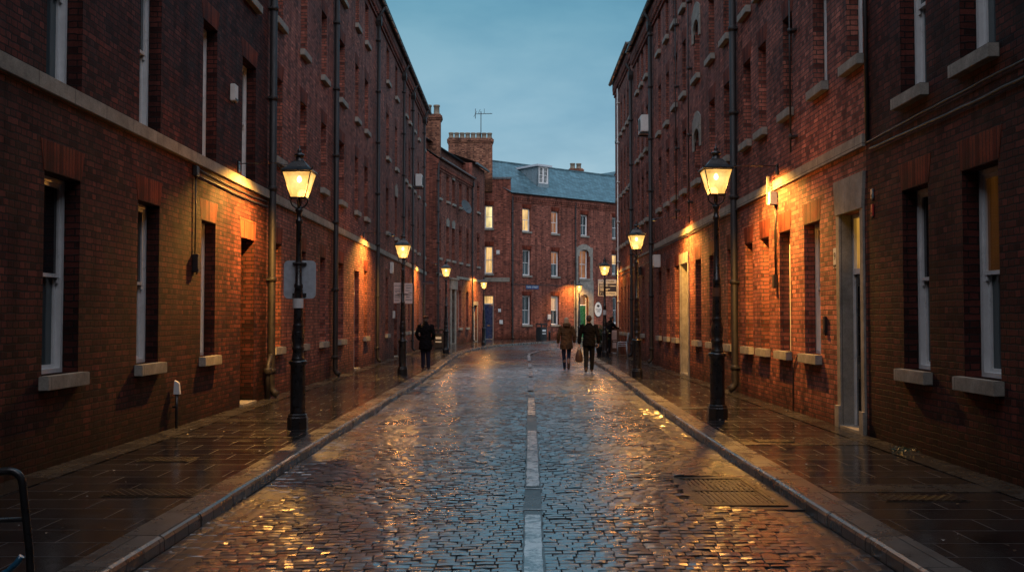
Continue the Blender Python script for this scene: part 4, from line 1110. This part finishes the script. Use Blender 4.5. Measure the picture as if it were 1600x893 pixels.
# left wall fittings (outward +X -> rotate so local -y points to +X: rotz=90)
boxthing('alarm_box', 'white alarm box high on the near left wall between tall windows', 'alarm box', (-4.995, 17.3, PV + 5.55), (.2, .09, .30), 'offwhite', R(90))
boxthing('alarm_box', 'pale box under the string course of the long left building', 'alarm box', (-4.995, 39.4, PV + 3.6), (.3, .12, .45), 'offwhite', R(90))
boxthing('wall_box', 'small white box beside the brick recess halfway down the left wall', 'wall box', (-4.995, 40.3, PV + 1.75), (.25, .08, .3), 'offwhite', R(90))
boxthing('alarm_box', 'white alarm box above the windows left of the second doorway on the right wall', 'alarm box', (4.795, 33.0, PV + 3.5), (.36, .22, .42), 'offwhite', R(-90))
boxthing('entry_phone', 'small dark entry phone on the right wall beside the stone doorway', 'entry phone', (4.795, 15.35, PV + 1.5), (.11, .04, .26), 'rubber', R(-90))
t = boxthing('number_plate', 'pale house number plate left of the stone doorway', 'number plate', (4.795, 14.85, PV + 2.5), (.15, .02, .30), 'offwhite', R(-90), bev=.003)
link(text_mesh('9', .16), 'lettering', t, (0, -.0255, .02))
boxthing('wall_tag', 'small red tag on the wall right of the stone doorway', 'tag', (4.795, 13.3, PV + 3.05), (.07, .02, .16), 'redtag', R(-90), bev=.003)
boxthing('wall_tag', 'small pale blue tag above the red one on the right wall', 'tag', (4.795, 13.3, PV + 3.27), (.07, .02, .13), 'lead', R(-90), bev=.003)
def ac(label, loc, rotz):
    t = thing('air_conditioner', label, 'air conditioner', loc, rotz)
    MB().box(-.4, .4, -.36, -.05, -.3, .3, .02).obj('casing', M['offwhite'], t)
    m = MB(); m.lathe([(.21, 0), (.23, .01), (.23, .02), (.19, .02)], 0, 0, 20)
    m.v = [(a, -.362 - c, b) for a, b, c in m.v]
    for k in range(5): m.box(-.2, .2, -.39, -.384, -.16 + k * .08, -.15 + k * .08)
    m.obj('fan_grille', M['rubber'], t)
    MB().box(-.35, -.3, -.4, 0, -.36, -.31).box(.3, .35, -.4, 0, -.36, -.31).obj('bracket', M['iron'], t)
ac('pale air conditioning unit high on the far left wall', (-4.99, 49.0, PV + 8.4), R(90))
ac('pale air conditioning unit high on the right wall beyond the downpipe', (4.79, 35.3, PV + 8.5), R(-90))
# satellite dish on building 2
pd = Vector((-4.65, 58)) + Vector((.182, .983)) * 5.0 + n2 * .05
t = thing('satellite_dish', 'dark satellite dish between upper windows past the left corner', 'satellite dish', (pd.x, pd.y, PV + 8.45), R(20))
m = MB(); pr = [(.02, 0), (.2, .015), (.36, .05), (.46, .10), (.47, .10), (.36, .035), (.2, 0), (.02, -.012)]
m.lathe(pr, seg=24); Mx = Matrix.Translation((.45, -.2, .2)) @ Matrix.Rotation(R(35), 4, 'Z') @ Matrix.Rotation(R(68), 4, 'X')
m.v = [tuple(Mx @ Vector(v)) for v in m.v]; m.obj('dish', M['dishgrey'], t)
MB().tube([(0, 0, 0), (.2, -.02, 0), (.42, -.15, .18)], .02, 8).tube([(.42, -.2, .02), (.62, -.6, .12)], .012, 6).obj('arm', M['iron'], t)
boxthing('floodlight', 'small dark floodlight on the right wall past the second lamp post', 'floodlight', (4.79, 37.9, PV + 3.4), (.25, .2, .3), 'rubber', R(-90))
# projecting bracket sign at the left corner
t = thing('projecting_sign', 'narrow dark sign projecting from the far end of the left building', 'sign', (-4.99, 52.2, PV + 3.45))
MB().tube([(0, 0, .08), (.68, 0, .08)], .015, 6).box(.06, .66, -.015, .015, -.07, .06, .004).obj('panel', M['sign_navy'], t)
# cables
def cable(label, pts, r=.012, name='cable'): return tag(MB().tube(pts, r, 6).obj(name, M['cable']), label, 'cable')
def sag(p, q, n, d): 
    P, Qq = Vector(p), Vector(q); return [tuple(P.lerp(Qq, k / n) + Vector((0, random.uniform(-.004, .004), -d * 4 * (k / n) * (1 - k / n) + random.uniform(-.006, .006)))) for k in range(n + 1)]
cable('upper black cable clipped under the left string course', sag((-4.965, 15.35, PV + 3.93), (-4.96, 19.75, PV + 3.92), 14, .03))
cable('lower black cable clipped under the left string course', sag((-4.965, 15.35, PV + 3.83), (-4.96, 19.75, PV + 3.82), 14, .02), .016)
cable('black cable dropping down the left wall to a small box', [(-4.975, 15.33, PV + 3.95), (-4.97, 15.34, PV + 3.2), (-4.975, 15.33, PV + 2.6)], .012)
boxthing('junction_box', 'black junction box at the end of the dropping cable on the left wall', 'junction box', (-4.995, 15.33, PV + 2.45), (.14, .09, .28), 'rubber', R(90))
boxthing('junction_box', 'black junction box under the string course where the left cables start', 'junction box', (-4.995, 15.30, PV + 3.88), (.14, .07, .16), 'rubber', R(90))
cable('upper black cable sweeping along the near right wall', sag((4.765, 13.45, PV + 3.98), (4.765, 6, PV + 4.02), 24, -.02), .014)
cable('lower black cable sagging along the near right wall', sag((4.765, 13.3, PV + 3.88), (4.765, 6, PV + 3.92), 24, .05), .018)
cable('black cable running up the joint between the two right buildings', [(4.775, 13.42, PV + 3.98), (4.77, 13.44, PV + 6), (4.775, 13.43, PV + 9), (4.77, 13.44, PV + 12)], .03)
cable('thin cable following the right string course past the downpipe', sag((4.735, 21.2, PV + 3.93), (4.735, 34.2, PV + 3.90), 30, .02), .018)
cable('thin cable along the far right wall below the first floor', sag((4.73, 34.6, PV + 3.6), (4.74, 47.5, PV + 3.55), 24, .03), .016)
cable('thin crooked cable climbing the right wall below the windows', [(4.785, 17.2, PV), (4.785, 17.18, PV + .5), (4.785, 17.1, PV + .8), (4.785, 16.9, PV + .98)], .010)
t = thing('vent_pipe', 'black pipe with a white hood standing against the near left wall', 'pipe', (-4.93, 14.45, PV))
MB().tube([(0, 0, 0), (0, 0, .52)], .022, 10).box(-.06, 0, -.015, .015, .3, .33).obj('pipe', M['iron'], t)
MB().prism([(-.04, .50), (.05, .50), (.035, .66), (-.03, .70)], -.03, .03).obj('hood', M['white'], t)
# white bracket and conduit on the right wall beneath the light
t = thing('conduit_bracket', 'white cable bracket with a grey box and conduit on the lit right wall', 'bracket', (4.8, 18.28, PV), R(-90))
MB().box(-.05, .0, -.16, -.11, 3.70, 4.22, .006).box(-.05, 0, -.11, 0, 4.05, 4.1).obj('arm', M['sill'], t)
MB().box(.01, .17, -.15, -.01, 3.68, 3.92, .008).obj('box', M['greymetal'], t)
MB().tube([(.06, -.03, 3.68), (.07, -.03, 3.4), (.03, -.03, 3.2), (.05, -.03, 2.4)], .014, 8).tube([(.12, -.03, 3.68), (.13, -.03, 3.3), (.10, -.03, 2.4)], .012, 8).obj('conduit', M['cable'], t)
MB().box(0, .14, -.08, -.01, 2.15, 2.4, .006).obj('switch_box', M['rubber'], t)

# ================================================================== BINS, BOARD, CHAIRS, PLANT, RACK
def litter_bin(label, loc, w, h, rotz=0):
    t = thing('litter_bin', label, 'litter bin', loc, rotz)
    b = MB(); b.box(-w / 2, w / 2, -w / 2, w / 2, .05, h * .78, .03); b.box(-w / 2 + .04, w / 2 - .04, -w / 2 + .04, w / 2 - .04, 0, .05)
    b.obj('body', M['rubber'], t)
    l = MB(); l.box(-w / 2 - .02, w / 2 + .02, -w / 2 - .02, w / 2 + .02, h * .92, h, .025)
    for sx in (-1, 1):
        for sy in (-1, 1): l.box(sx * (w / 2 - .03) - .025, sx * (w / 2 - .03) + .025, sy * (w / 2 - .03) - .025, sy * (w / 2 - .03) + .025, h * .78, h * .92)
    l.obj('hood', M['rubber'], t)
    MB().box(-w * .28, w * .28, -w / 2 - .006, -w / 2 - .001, h * .5, h * .62).box(-w * .3, w * .3, -w / 2 - .006, -w / 2 - .001, h * .34, h * .40).obj('sticker', M['sign_white'], t)
litter_bin('square black litter bin beside the third left lamp post', (-4.0, 51.6, PV), .52, 1.05)
litter_bin('black litter bin standing against the terrace under the street name plate', (1.95, 75.6, PV), .62, 1.2, ang4)
tag(MB().lathe([(.07, 0), (.07, .5), (.09, .52), (.09, .58), (.02, .64)], seg=14).obj('bollard', M['iron'], None, (2.55, 75.2, PV)), 'short black bollard beside the far litter bin', 'bollard')
t = thing('poster_board', 'brown free standing board with pinkish posters near the far right corner', 'poster board', (4.52, 45.3, PV), R(-4))
MB().box(-.22, .22, -.03, .03, .06, 1.16, .006).box(-.24, -.18, -.15, .15, 0, .06).box(.18, .24, -.15, .15, 0, .06).obj('board', M['board_brown'], t)
MB().box(-.14, .08, -.036, -.031, .62, 1.05).box(-.12, .06, -.036, -.031, .25, .50).box(-.10, .08, -.036, -.031, .54, .58).obj('poster', M['pink_sign'], t)
def chair(label, loc, rotz):
    t = thing('stacked_chair', label, 'chair', loc, rotz, 'metal chairs stacked by the right wall')
    m = MB(); m.tube([(-.2, -.2, 0), (-.2, -.2, .44), (-.2, .18, .46), (-.22, .26, .85), (.22, .26, .85), (.2, .18, .46), (.2, -.2, .44), (.2, -.2, 0)], .012, 6); m.tube([(-.2, .22, 0), (-.2, .16, .45)], .012, 6); m.tube([(.2, .22, 0), (.2, .16, .45)], .012, 6); m.obj('frame', M['greymetal'], t)
    s_ = MB()
    for k in range(5): s_.box(-.19, .19, -.19 + k * .075, -.14 + k * .075, .455, .468)
    s_.obj('seat', M['greymetal'], t)
    MB().box(-.2, .2, .235, .25, .62, .80).obj('backrest', M['greymetal'], t)
for k, nm in enumerate(('bottom', 'middle', 'topmost')): chair(nm + ' metal chair of the small stack against the far right wall', (4.42, 41.2 - .03 * k, PV + .08 * k), R(-100))
# potted shrub near lamp R3
t = thing('potted_shrub', 'dark green leafy shrub in a pot behind the lamp post by the signboard', 'plant', (3.72, 43.6, PV))
MB().lathe([(.16, 0), (.22, .34), (.24, .35), (.24, .40), (.20, .40), (.19, .36)], seg=16).obj('pot', M['rubber'], t)
def leaves(n, cx, cz, rx, rz, size, seed, flat=.0):
    rr = random.Random(seed); m = MB()
    for k in range(n):
        a = rr.uniform(0, 6.283); u = rr.random() ** .45; ph = rr.uniform(-1, 1)
        d = math.sqrt(max(0, 1 - ph * ph)); p = Vector((rx * u * d * math.cos(a), rx * u * d * math.sin(a), cz + rz * u * ph))
        q = Vector((rr.uniform(-1, 1), rr.uniform(-1, 1), rr.uniform(-1, 1))).normalized(); r_ = q.orthogonal().normalized(); s1 = size * rr.uniform(.6, 1.3)
        m.poly([p, p + q * s1 * .5 + r_ * s1 * .25, p + q * s1, p + q * s1 * .5 - r_ * s1 * .25])
    return m
leaves(900, 0, .85, .36, .5, .10, 3).obj('foliage', M['leaf'], t)
MB().tube([(0, 0, .36), (.02, 0, .7), (0, .03, 1.1)], [.02, .014, .006], 6).obj('stem', M['board_brown'], t)
t = thing('weed', 'small green weed growing at the foot of the near right wall', 'plant', (4.62, 11.9, PV))
leaves(110, 0, .035, .16, .05, .035, 9).obj('foliage', M['leaf'], t)
# bottom-left tubular rack
t = thing('cycle_rack', 'black tubular metal rack cut off at the bottom left corner', 'rack', (-2.90, 5.45, PV), R(4))
def arc(cx, cz, r, a0, a1, n=8, y=0): return [(cx + r * math.cos(R(a0 + (a1 - a0) * k / n)), y, cz + r * math.sin(R(a0 + (a1 - a0) * k / n))) for k in range(n + 1)]
m = MB(); m.tube([(-.75, 0, 0), (-.68, 0, .66)] + [(-.68 + .09, 0, .74)] + [(.12, 0, .765)] + arc(.12, .69, .075, 90, 5) + [(.235, 0, .35), (.26, 0, 0)], .021, 12)
m.tube([(-.70, 0, .48), (.21, 0, .50)], .014, 10); m.tube([(-.73, 0, .16), (.24, 0, .18)], .014, 10)
m.tube([(-.25, 0, .01), (-.22, 0, .75)], .014, 10); m.obj('frame', M['iron'], t)
m = MB(); m.tube(arc(-.05, .42, .26, 130, 330, 18, .05), .017, 10); m.obj('hoop', M['blue_tube'], t)

# gutter litter and dead leaves
m = MB(); rr = random.Random(4)
for k in range(520):
    side = rr.choice((-1, 1)); y = 4 + rr.random() ** 1.5 * 34
    if rr.random() < .5: x = side * (2.56 - abs(rr.gauss(0, .12)) - .02); z = .03
    else: x = side * rr.uniform(2.95, 4.7); z = PV + .012
    s_ = rr.uniform(.008, .03) * (1.5 if rr.random() < .12 else 1); a = rr.uniform(0, 3.14)
    dx, dy = s_ * math.cos(a), s_ * math.sin(a)
    m.poly([(x - dx, y - dy, z), (x + dy * .6, y - dx * .6, z + rr.uniform(0, .012)), (x + dx, y + dy, z + .003), (x - dy * .6, y + dx * .6, z + rr.uniform(0, .012))])
tag(m.obj('dead_leaves', M['deadleaf']), 'dead leaves and grit along the gutters', 'leaves', kind='stuff')
m = MB()
for k in range(170):
    side = rr.choice((-1, 1)); y = 5 + rr.random() * 28
    x = side * (2.55 - abs(rr.gauss(0, .1))) if rr.random() < .6 else side * rr.uniform(3.0, 4.7); z = .035 if abs(x) < 2.6 else PV + .012
    s_ = rr.uniform(.006, .022); a = rr.uniform(0, 3.14); dx, dy = s_ * math.cos(a), s_ * math.sin(a)
    m.poly([(x - dx, y - dy, z), (x + dy, y - dx, z + .006), (x + dx, y + dy, z + .002), (x - dy, y + dx, z + .008)])
tag(m.obj('litter', M['litter']), 'scraps of pale litter scattered on the wet paving', 'litter', kind='stuff')

# ================================================================== PEOPLE
def remesh(mb, vox, name, mat, parent, smooth=3):
    me = mb.mesh('tmp', None); o = bpy.data.objects.new('tmp', me)
    md = o.modifiers.new('r', 'REMESH'); md.mode = 'VOXEL'; md.voxel_size = vox; md.use_smooth_shade = True
    if smooth: sm = o.modifiers.new('s', 'SMOOTH'); sm.iterations = smooth; sm.factor = .5
    m2 = evaluated_mesh(o)
    bpy.data.objects.remove(o); bpy.data.meshes.remove(me)
    m2.name = name; m2.materials.clear(); m2.materials.append(M[mat])
    m2.polygons.foreach_set('use_smooth', [True] * len(m2.polygons))
    return link(m2, name, parent)
def ell(mb, c, r, seg=14):
    n = 8; pts = []; rad = []
    for k in range(n + 1):
        a = -math.pi / 2 + math.pi * k / n; pts.append((c[0], c[1], c[2] + r[2] * math.sin(a))); rad.append((max(.002, r[0] * math.cos(a)), max(.002, r[1] * math.cos(a))))
    mb.tube(pts, rad, seg, ref=(1, 0, 0)); return mb
def person(label, loc, rotz, H, P):
    """figure of height H facing local +Y. P: pose dict"""
    t = thing('person', label, 'person', loc, rotz, scale=H / 1.75)
    hipw = .09; sh = P.get('sh', .19); lean = P.get('lean', (0, 0))
    def L(z): f = max(0, (z - .92) / .55); return (lean[0] * f, lean[1] * f)
    lx, ly = L(1.45)
    HJ = {s: (s * hipw, 0, .92) for s in (-1, 1)}
    legs = P['legs']    # side -> (knee, ankle, toe dir)
    arms = P['arms']    # side -> (elbow, wrist, hand dir)
    SJ = {s: (s * sh + lx, ly, 1.43) for s in (-1, 1)}
    b = MB()
    b.tube([(0, 0, .86), (0, 0, .95), (L(1.1)[0], L(1.1)[1], 1.1), (L(1.3)[0], L(1.3)[1], 1.3), (lx, ly, 1.42), (lx, ly, 1.47)], [(.14, .10), (.16, .11), (.135, .095), (.17, .115), (.16, .095), (.08, .07)], 16, ref=(1, 0, 0))
    hx, hy = L(1.62); hx += P.get('head', (0, 0))[0]; hy += P.get('head', (0, 0))[1]
    b.tube([(lx, ly, 1.42), (hx, hy + .01, 1.56)], [.058, .052], 12)
    ell(b, (hx, hy + .015, 1.645), (.074, .092, .108)); ell(b, (hx, hy + .03, 1.59), (.055, .07, .06))
    ell(b, (hx, hy + .112, 1.63), (.014, .018, .022), 8)       # nose
    ell(b, (hx, hy + .10, 1.585), (.026, .012, .008), 8)       # lips
    for s in (-1, 1): ell(b, (hx + s * .077, hy + .005, 1.635), (.012, .02, .032), 8); ell(b, (hx + s * .032, hy + .090, 1.655), (.014, .010, .009), 8)
    for s in (-1, 1):
        k, a, td = legs[s]
        b.tube([HJ[s], tuple((Vector(HJ[s]) + Vector(k)) / 2), k, tuple((Vector(k) + Vector(a)) / 2 + Vector((0, -.01, 0))), a], [.09, .075, .055, .054, .038], 12)
        e, w, hd = arms[s]
        b.tube([SJ[s], e, w], [.052, .042, .028], 10)
        W = Vector(w); d = Vector(hd).normalized(); side = Vector((0, 1, 0)) - d * d.y
        side.normalize(); out = d.cross(side)
        b.tube([tuple(W), tuple(W + d * .05), tuple(W + d * .095)], [(.026, .018), (.040, .016), (.038, .013)], 10, ref=tuple(side))
        for q in range(4):
            o_ = side * (-.028 + .0185 * q); ln = (.065, .078, .073, .056)[q]
            p0 = W + d * .085 + o_; cu = P.get('curl', .35); inn = out * (-s)
            b.tube([tuple(p0), tuple(p0 + d * ln * .5 + inn * ln * cu * .25), tuple(p0 + d * ln * (1 - cu * .4) + inn * ln * cu)], [.0095, .009, .007], 7)
        p0 = W + d * .03 + side * .03
        b.tube([tuple(p0), tuple(p0 + d * .03 + side * .022), tuple(p0 + d * .065 + side * .024)], [.012, .0105, .008], 7)
    remesh(b, .0085, 'body', 'skin', t, 1)
    # trousers
    m = MB(); m.tube([(0, 0, .84), (0, 0, .94), (0, 0, 1.02)], [(.165, .12), (.172, .125), (.15, .115)], 14, ref=(1, 0, 0))
    for s in (-1, 1):
        k, a, td = legs[s]; r = P.get('leg_r', 1.0); A = Vector(a) + Vector((0, 0, -.02))
        m.tube([HJ[s], tuple((Vector(HJ[s]) + Vector(k)) / 2), k, tuple((Vector(k) + A) / 2), tuple(A)], [.108 * r, .092 * r, .074 * r, .068 * r, .058 * r], 14)
    remesh(m, .012, 'trousers', P['trousers'], t, 2)
    for s in (-1, 1):
        k, a, td = legs[s]; A = Vector(a); d = Vector(td).normalized()
        f = MB(); pitch = d.z
        sole = A + Vector((0, 0, -.07))
        f.tube([tuple(sole - d * .07 + Vector((0, 0, .025))), tuple(sole - d * .03 + Vector((0, 0, .03))), tuple(sole + d * .07 + Vector((0, 0, .024))), tuple(sole + d * .17 + Vector((0, 0, .012))), tuple(sole + d * .20 + Vector((0, 0, .01)))], [(.030, .028), (.040, .042), (.046, .036), (.040, .024), (.018, .014)], 12, ref=(1, 0, 0))
        f.tube([tuple(A + Vector((0, 0, .05 + P.get('boot', 0)))), tuple(A + Vector((0, 0, -.04)))], [.050, .048], 12)
        remesh(f, .010, 'shoe', P.get('shoes', 'leather'), t, 1)
    # coat
    m = MB(); hem = P['hem']; fl = P.get('flare', 1.0)
    zs = [hem, (hem + .95) / 2 if hem < .9 else .97, 1.0, 1.14, 1.30, 1.41, 1.475]
    rs = [(.205 * fl, .155 * fl), (.205 * fl, .16 * fl), (.19, .15), (.178, .14), (.205, .145), (.19, .125), (.095, .09)]
    m.tube([(L(z)[0], L(z)[1] * 1, z) for z in zs], rs, 20, ref=(1, 0, 0))
    for s in (-1, 1):
        e, w, hd = arms[s]; S = Vector(SJ[s]); E = Vector(e); W = Vector(w)
        m.tube([tuple(S + Vector((-s * .04, 0, .0))), tuple(S), tuple(S.lerp(E, .5)), tuple(E), tuple(E.lerp(W, .5)), tuple(E.lerp(W, .97))], [.075, .078, .070, .062, .056, .050], 14)
    if P.get('hood'):
        m.tube([(hx, hy - .07, 1.44), (hx, hy - .11, 1.50), (hx, hy - .10, 1.57)], [(.11, .06), (.14, .075), (.10, .05)], 14, ref=(1, 0, 0))
    m.tube([(lx, ly, 1.43), (lx, ly + .0, 1.50), (hx, hy + .0, 1.53)], [(.10, .09), (.085, .098), (.075, .075)], 14, ref=(1, 0, 0))
    c = remesh(m, .012, 'coat', P['coat'], t, 2)
    # cloth folds
    tex_m = c.data
    for v in tex_m.vertices:
        x, y, z = v.co; n = .006 * math.sin(z * 38 + x * 14) * math.sin(x * 21 + y * 17 + z * 5) + .004 * math.sin(z * 90 + y * 30 + x * 11); v.co += v.normal * n
    if P.get('hood'):
        f = MB(); pts = [(hx + .12 * math.cos(R(a)), hy - .06 + .07 * math.sin(R(a)) * -1, 1.545 + .02 * math.sin(R(a))) for a in range(-10, 191, 20)]
        f.tube(pts, .03, 8); remesh(f, .012, 'hood_trim', 'fur', t, 0)
    # hair
    h_ = MB(); hr = P.get('hairlen', 0)
    ell(h_, (hx, hy - .008, 1.675), (.086, .100, .098))
    if hr: h_.tube([(hx, hy - .03, 1.67), (hx, hy - .055, 1.58), (hx, hy - .06, 1.58 - hr)], [(.085, .07), (.08, .05), (.05, .03)], 12, ref=(1, 0, 0))
    else: ell(h_, (hx, hy - .045, 1.62), (.070, .055, .06))
    h_.v = [(x, min(y, hy + .070) if z < 1.70 else y, z) for x, y, z in h_.v]
    remesh(h_, .011, 'hair', P['hair'], t, 1)
    if P.get('cap'):
        k_ = MB(); k_.tube([(hx, hy - .0, 1.675), (hx, hy + .0, 1.715), (hx, hy + .01, 1.755)], [(.096, .115), (.102, .122), (.06, .08)], 16, ref=(1, 0, 0)); k_.tube([(hx, hy + .09, 1.69), (hx, hy + .16, 1.675)], [(.07, .02), (.05, .012)], 10, ref=(1, 0, 0))
        remesh(k_, .011, 'cap', 'cap', t, 1)
    return t
zr = .065
S = {
 'walkA': {1: ((.085, .05, .50), (.07, -.02, .09), (0, 1, 0)), -1: ((-.085, .06, .50), (-.05, .14, .09), (0, 1, .0))},
 'walkB': {1: ((.10, .10, .50), (.09, .16, .09), (.05, 1, 0)), -1: ((-.09, -.0, .49), (-.10, -.16, .11), (0, 1, -.2))},
}
person('person in brown fur hooded parka and blue jeans walking away', (1.63, 32.0, zr), R(2), 1.67,
       dict(legs=S['walkA'], arms={1: ((.27, -.03, 1.14), (.27, .07, .92), (0, .2, -1)), -1: ((-.27, -.02, 1.14), (-.28, .06, .90), (0, .2, -1))}, trousers='jeans', leg_r=.86, coat='coat_brown', hem=.70, flare=1.08, hood=True, hair='hair_blond', hairlen=.06, shoes='leather', boot=.08))
person('person in black jacket and trousers walking away, a brown bag in the left hand', (2.26, 30.7, .06), R(-2), 1.74,
       dict(legs=S['walkB'], arms={1: ((.28, -.05, 1.14), (.29, .02, .89), (0, .2, -1)), -1: ((-.28, .02, 1.13), (-.30, .05, .88), (0, .05, -1))}, trousers='trouser_black', coat='coat_black', hem=.80, flare=1.0, hair='hair_dark', curl=.8, shoes='leather', sh=.205))
person('person in a flat cap and long black coat standing on the left pavement', (-2.82, 31.0, PV), R(-6), 1.67,
       dict(legs={1: ((.085, .03, .50), (.10, .0, .09), (.1, 1, 0)), -1: ((-.085, .02, .50), (-.085, .02, .09), (-.1, 1, 0))}, arms={1: ((.29, -.06, 1.15), (.22, .10, .98), (-.3, .6, -.6)), -1: ((-.29, -.06, 1.15), (-.22, .10, .98), (.3, .6, -.6))}, trousers='navy_trousers', coat='coat_black', hem=.66, flare=1.08, hair='hair_grey', cap=True, shoes='leather', sh=.20, head=(.0, .03)))
person('person in a dark jacket leaning toward the poster board behind the lamp post', (4.12, 44.6, PV), R(-60), 1.68,
       dict(legs={1: ((.09, .05, .50), (.12, .0, .09), (.1, 1, 0)), -1: ((-.09, .05, .50), (-.10, -.05, .09), (0, 1, 0))}, lean=(0, .14), head=(0, .05), arms={1: ((.25, .30, 1.22), (.16, .52, 1.20), (-.2, 1, 0)), -1: ((-.25, .30, 1.22), (-.12, .50, 1.18), (.2, 1, 0))}, trousers='trouser_black', coat='coat_black', hem=.80, hair='hair_dark', shoes='leather'))
# bag held by the man in black
t = thing('shoulder_bag', 'brown leather bag hanging from the hand of the man in black', 'bag', (1.955, 30.75, .06 + .30), R(4))
m = MB(); m.tube([(0, 0, .0), (0, 0, .06), (0, 0, .22), (0, 0, .34), (0, 0, .40)], [(.08, .05), (.125, .075), (.115, .07), (.07, .045), (.03, .03)], 16, ref=(1, 0, 0)); remesh(m, .012, 'pouch', 'leather', t, 2)
MB().tube([(-.06, 0, .34), (-.035, 0, .44), (.0, 0, .475), (.035, 0, .44), (.06, 0, .34)], .009, 8).obj('strap', M['leather'], t)

# ================================================================== CAMERA, SKY, SUN
cam = bpy.data.cameras.new('camera'); cam.lens = 1550 * 36 / 1600; cam.sensor_width = 36; cam.clip_end = 1000; cam.clip_start = .05
co = bpy.data.objects.new('camera', cam); col.objects.link(co); co.location = (0, 0, 1.72)
co.rotation_euler = (R(90) + math.atan(50.5 / 1550), 0, math.atan(6 / 1550))
scn.camera = co
SUN_EL, SUN_AZ = R(38), R(180)     # sun behind the camera, veiled by cloud
w = bpy.data.worlds.new('World'); scn.world = w; w.use_nodes = True
nt = w.node_tree; nt.nodes.clear(); n = N(nt)
out = nt.nodes.new('ShaderNodeOutputWorld')
sky = n.add('ShaderNodeTexSky', sky_type='NISHITA'); sky.sun_disc = False; sky.sun_elevation = SUN_EL; sky.sun_rotation = SUN_AZ; sky.air_density = 1.0; sky.dust_density = 1.0; sky.ozone_density = 2.0
tc = n.add('ShaderNodeTexCoord').outputs['Generated']
z = n.add('ShaderNodeSeparateXYZ', {0: tc}).outputs[2]
mp = n.add('ShaderNodeMapping', {'Vector': tc, 'Scale': (1.2, 1.2, 3.2)}).outputs[0]
cl = n.noise(mp, 1.7, 6, .55)
grad = n.ramp(z, [(.0, (4.6, 6.2, 7.0)), (.12, (3.8, 5.7, 6.6)), (.20, (2.4, 4.6, 5.8)), (.30, (1.4, 3.7, 4.9)), (.42, (1.9, 4.8, 6.6)), (1.0, (3.6, 5.6, 7.4))])
cloud = n.ramp(cl, [(.40, (.66, .78, .84)), (.50, (1.0, 1.0, 1.0)), (.60, (1.40, 1.20, 1.13))])
c = n.mix(1.0, grad, cloud, 'MULTIPLY')
c = n.mix(.82, sky.outputs[0], c)
bg = n.add('ShaderNodeBackground', {'Color': c, 'Strength': .097}); nt.links.new(bg.outputs[0], out.inputs[0])
sl_ = bpy.data.lights.new('sun', 'SUN'); sl_.energy = 2.3; sl_.angle = R(95); sl_.color = (1, .84, .86)
so = bpy.data.objects.new('sun', sl_); col.objects.link(so); so.rotation_euler = (R(90) - SUN_EL, 0, 0)   # shines toward +Y
scn.view_settings.view_transform = 'Standard'; scn.view_settings.look = 'None'; scn.view_settings.exposure = 0; scn.view_settings.gamma = 1
scn.cycles.use_denoising = True
try: scn.cycles.denoiser = 'OPENIMAGEDENOISE'
except Exception: pass
scn.cycles.max_bounces = 6; scn.cycles.diffuse_bounces = 3; scn.cycles.glossy_bounces = 3; scn.cycles.transparent_max_bounces = 8
scn.cycles.sample_clamp_indirect = 4; scn.cycles.caustics_reflective = False; scn.cycles.caustics_refractive = False

bpy.data.scenes.remove(_tmp)
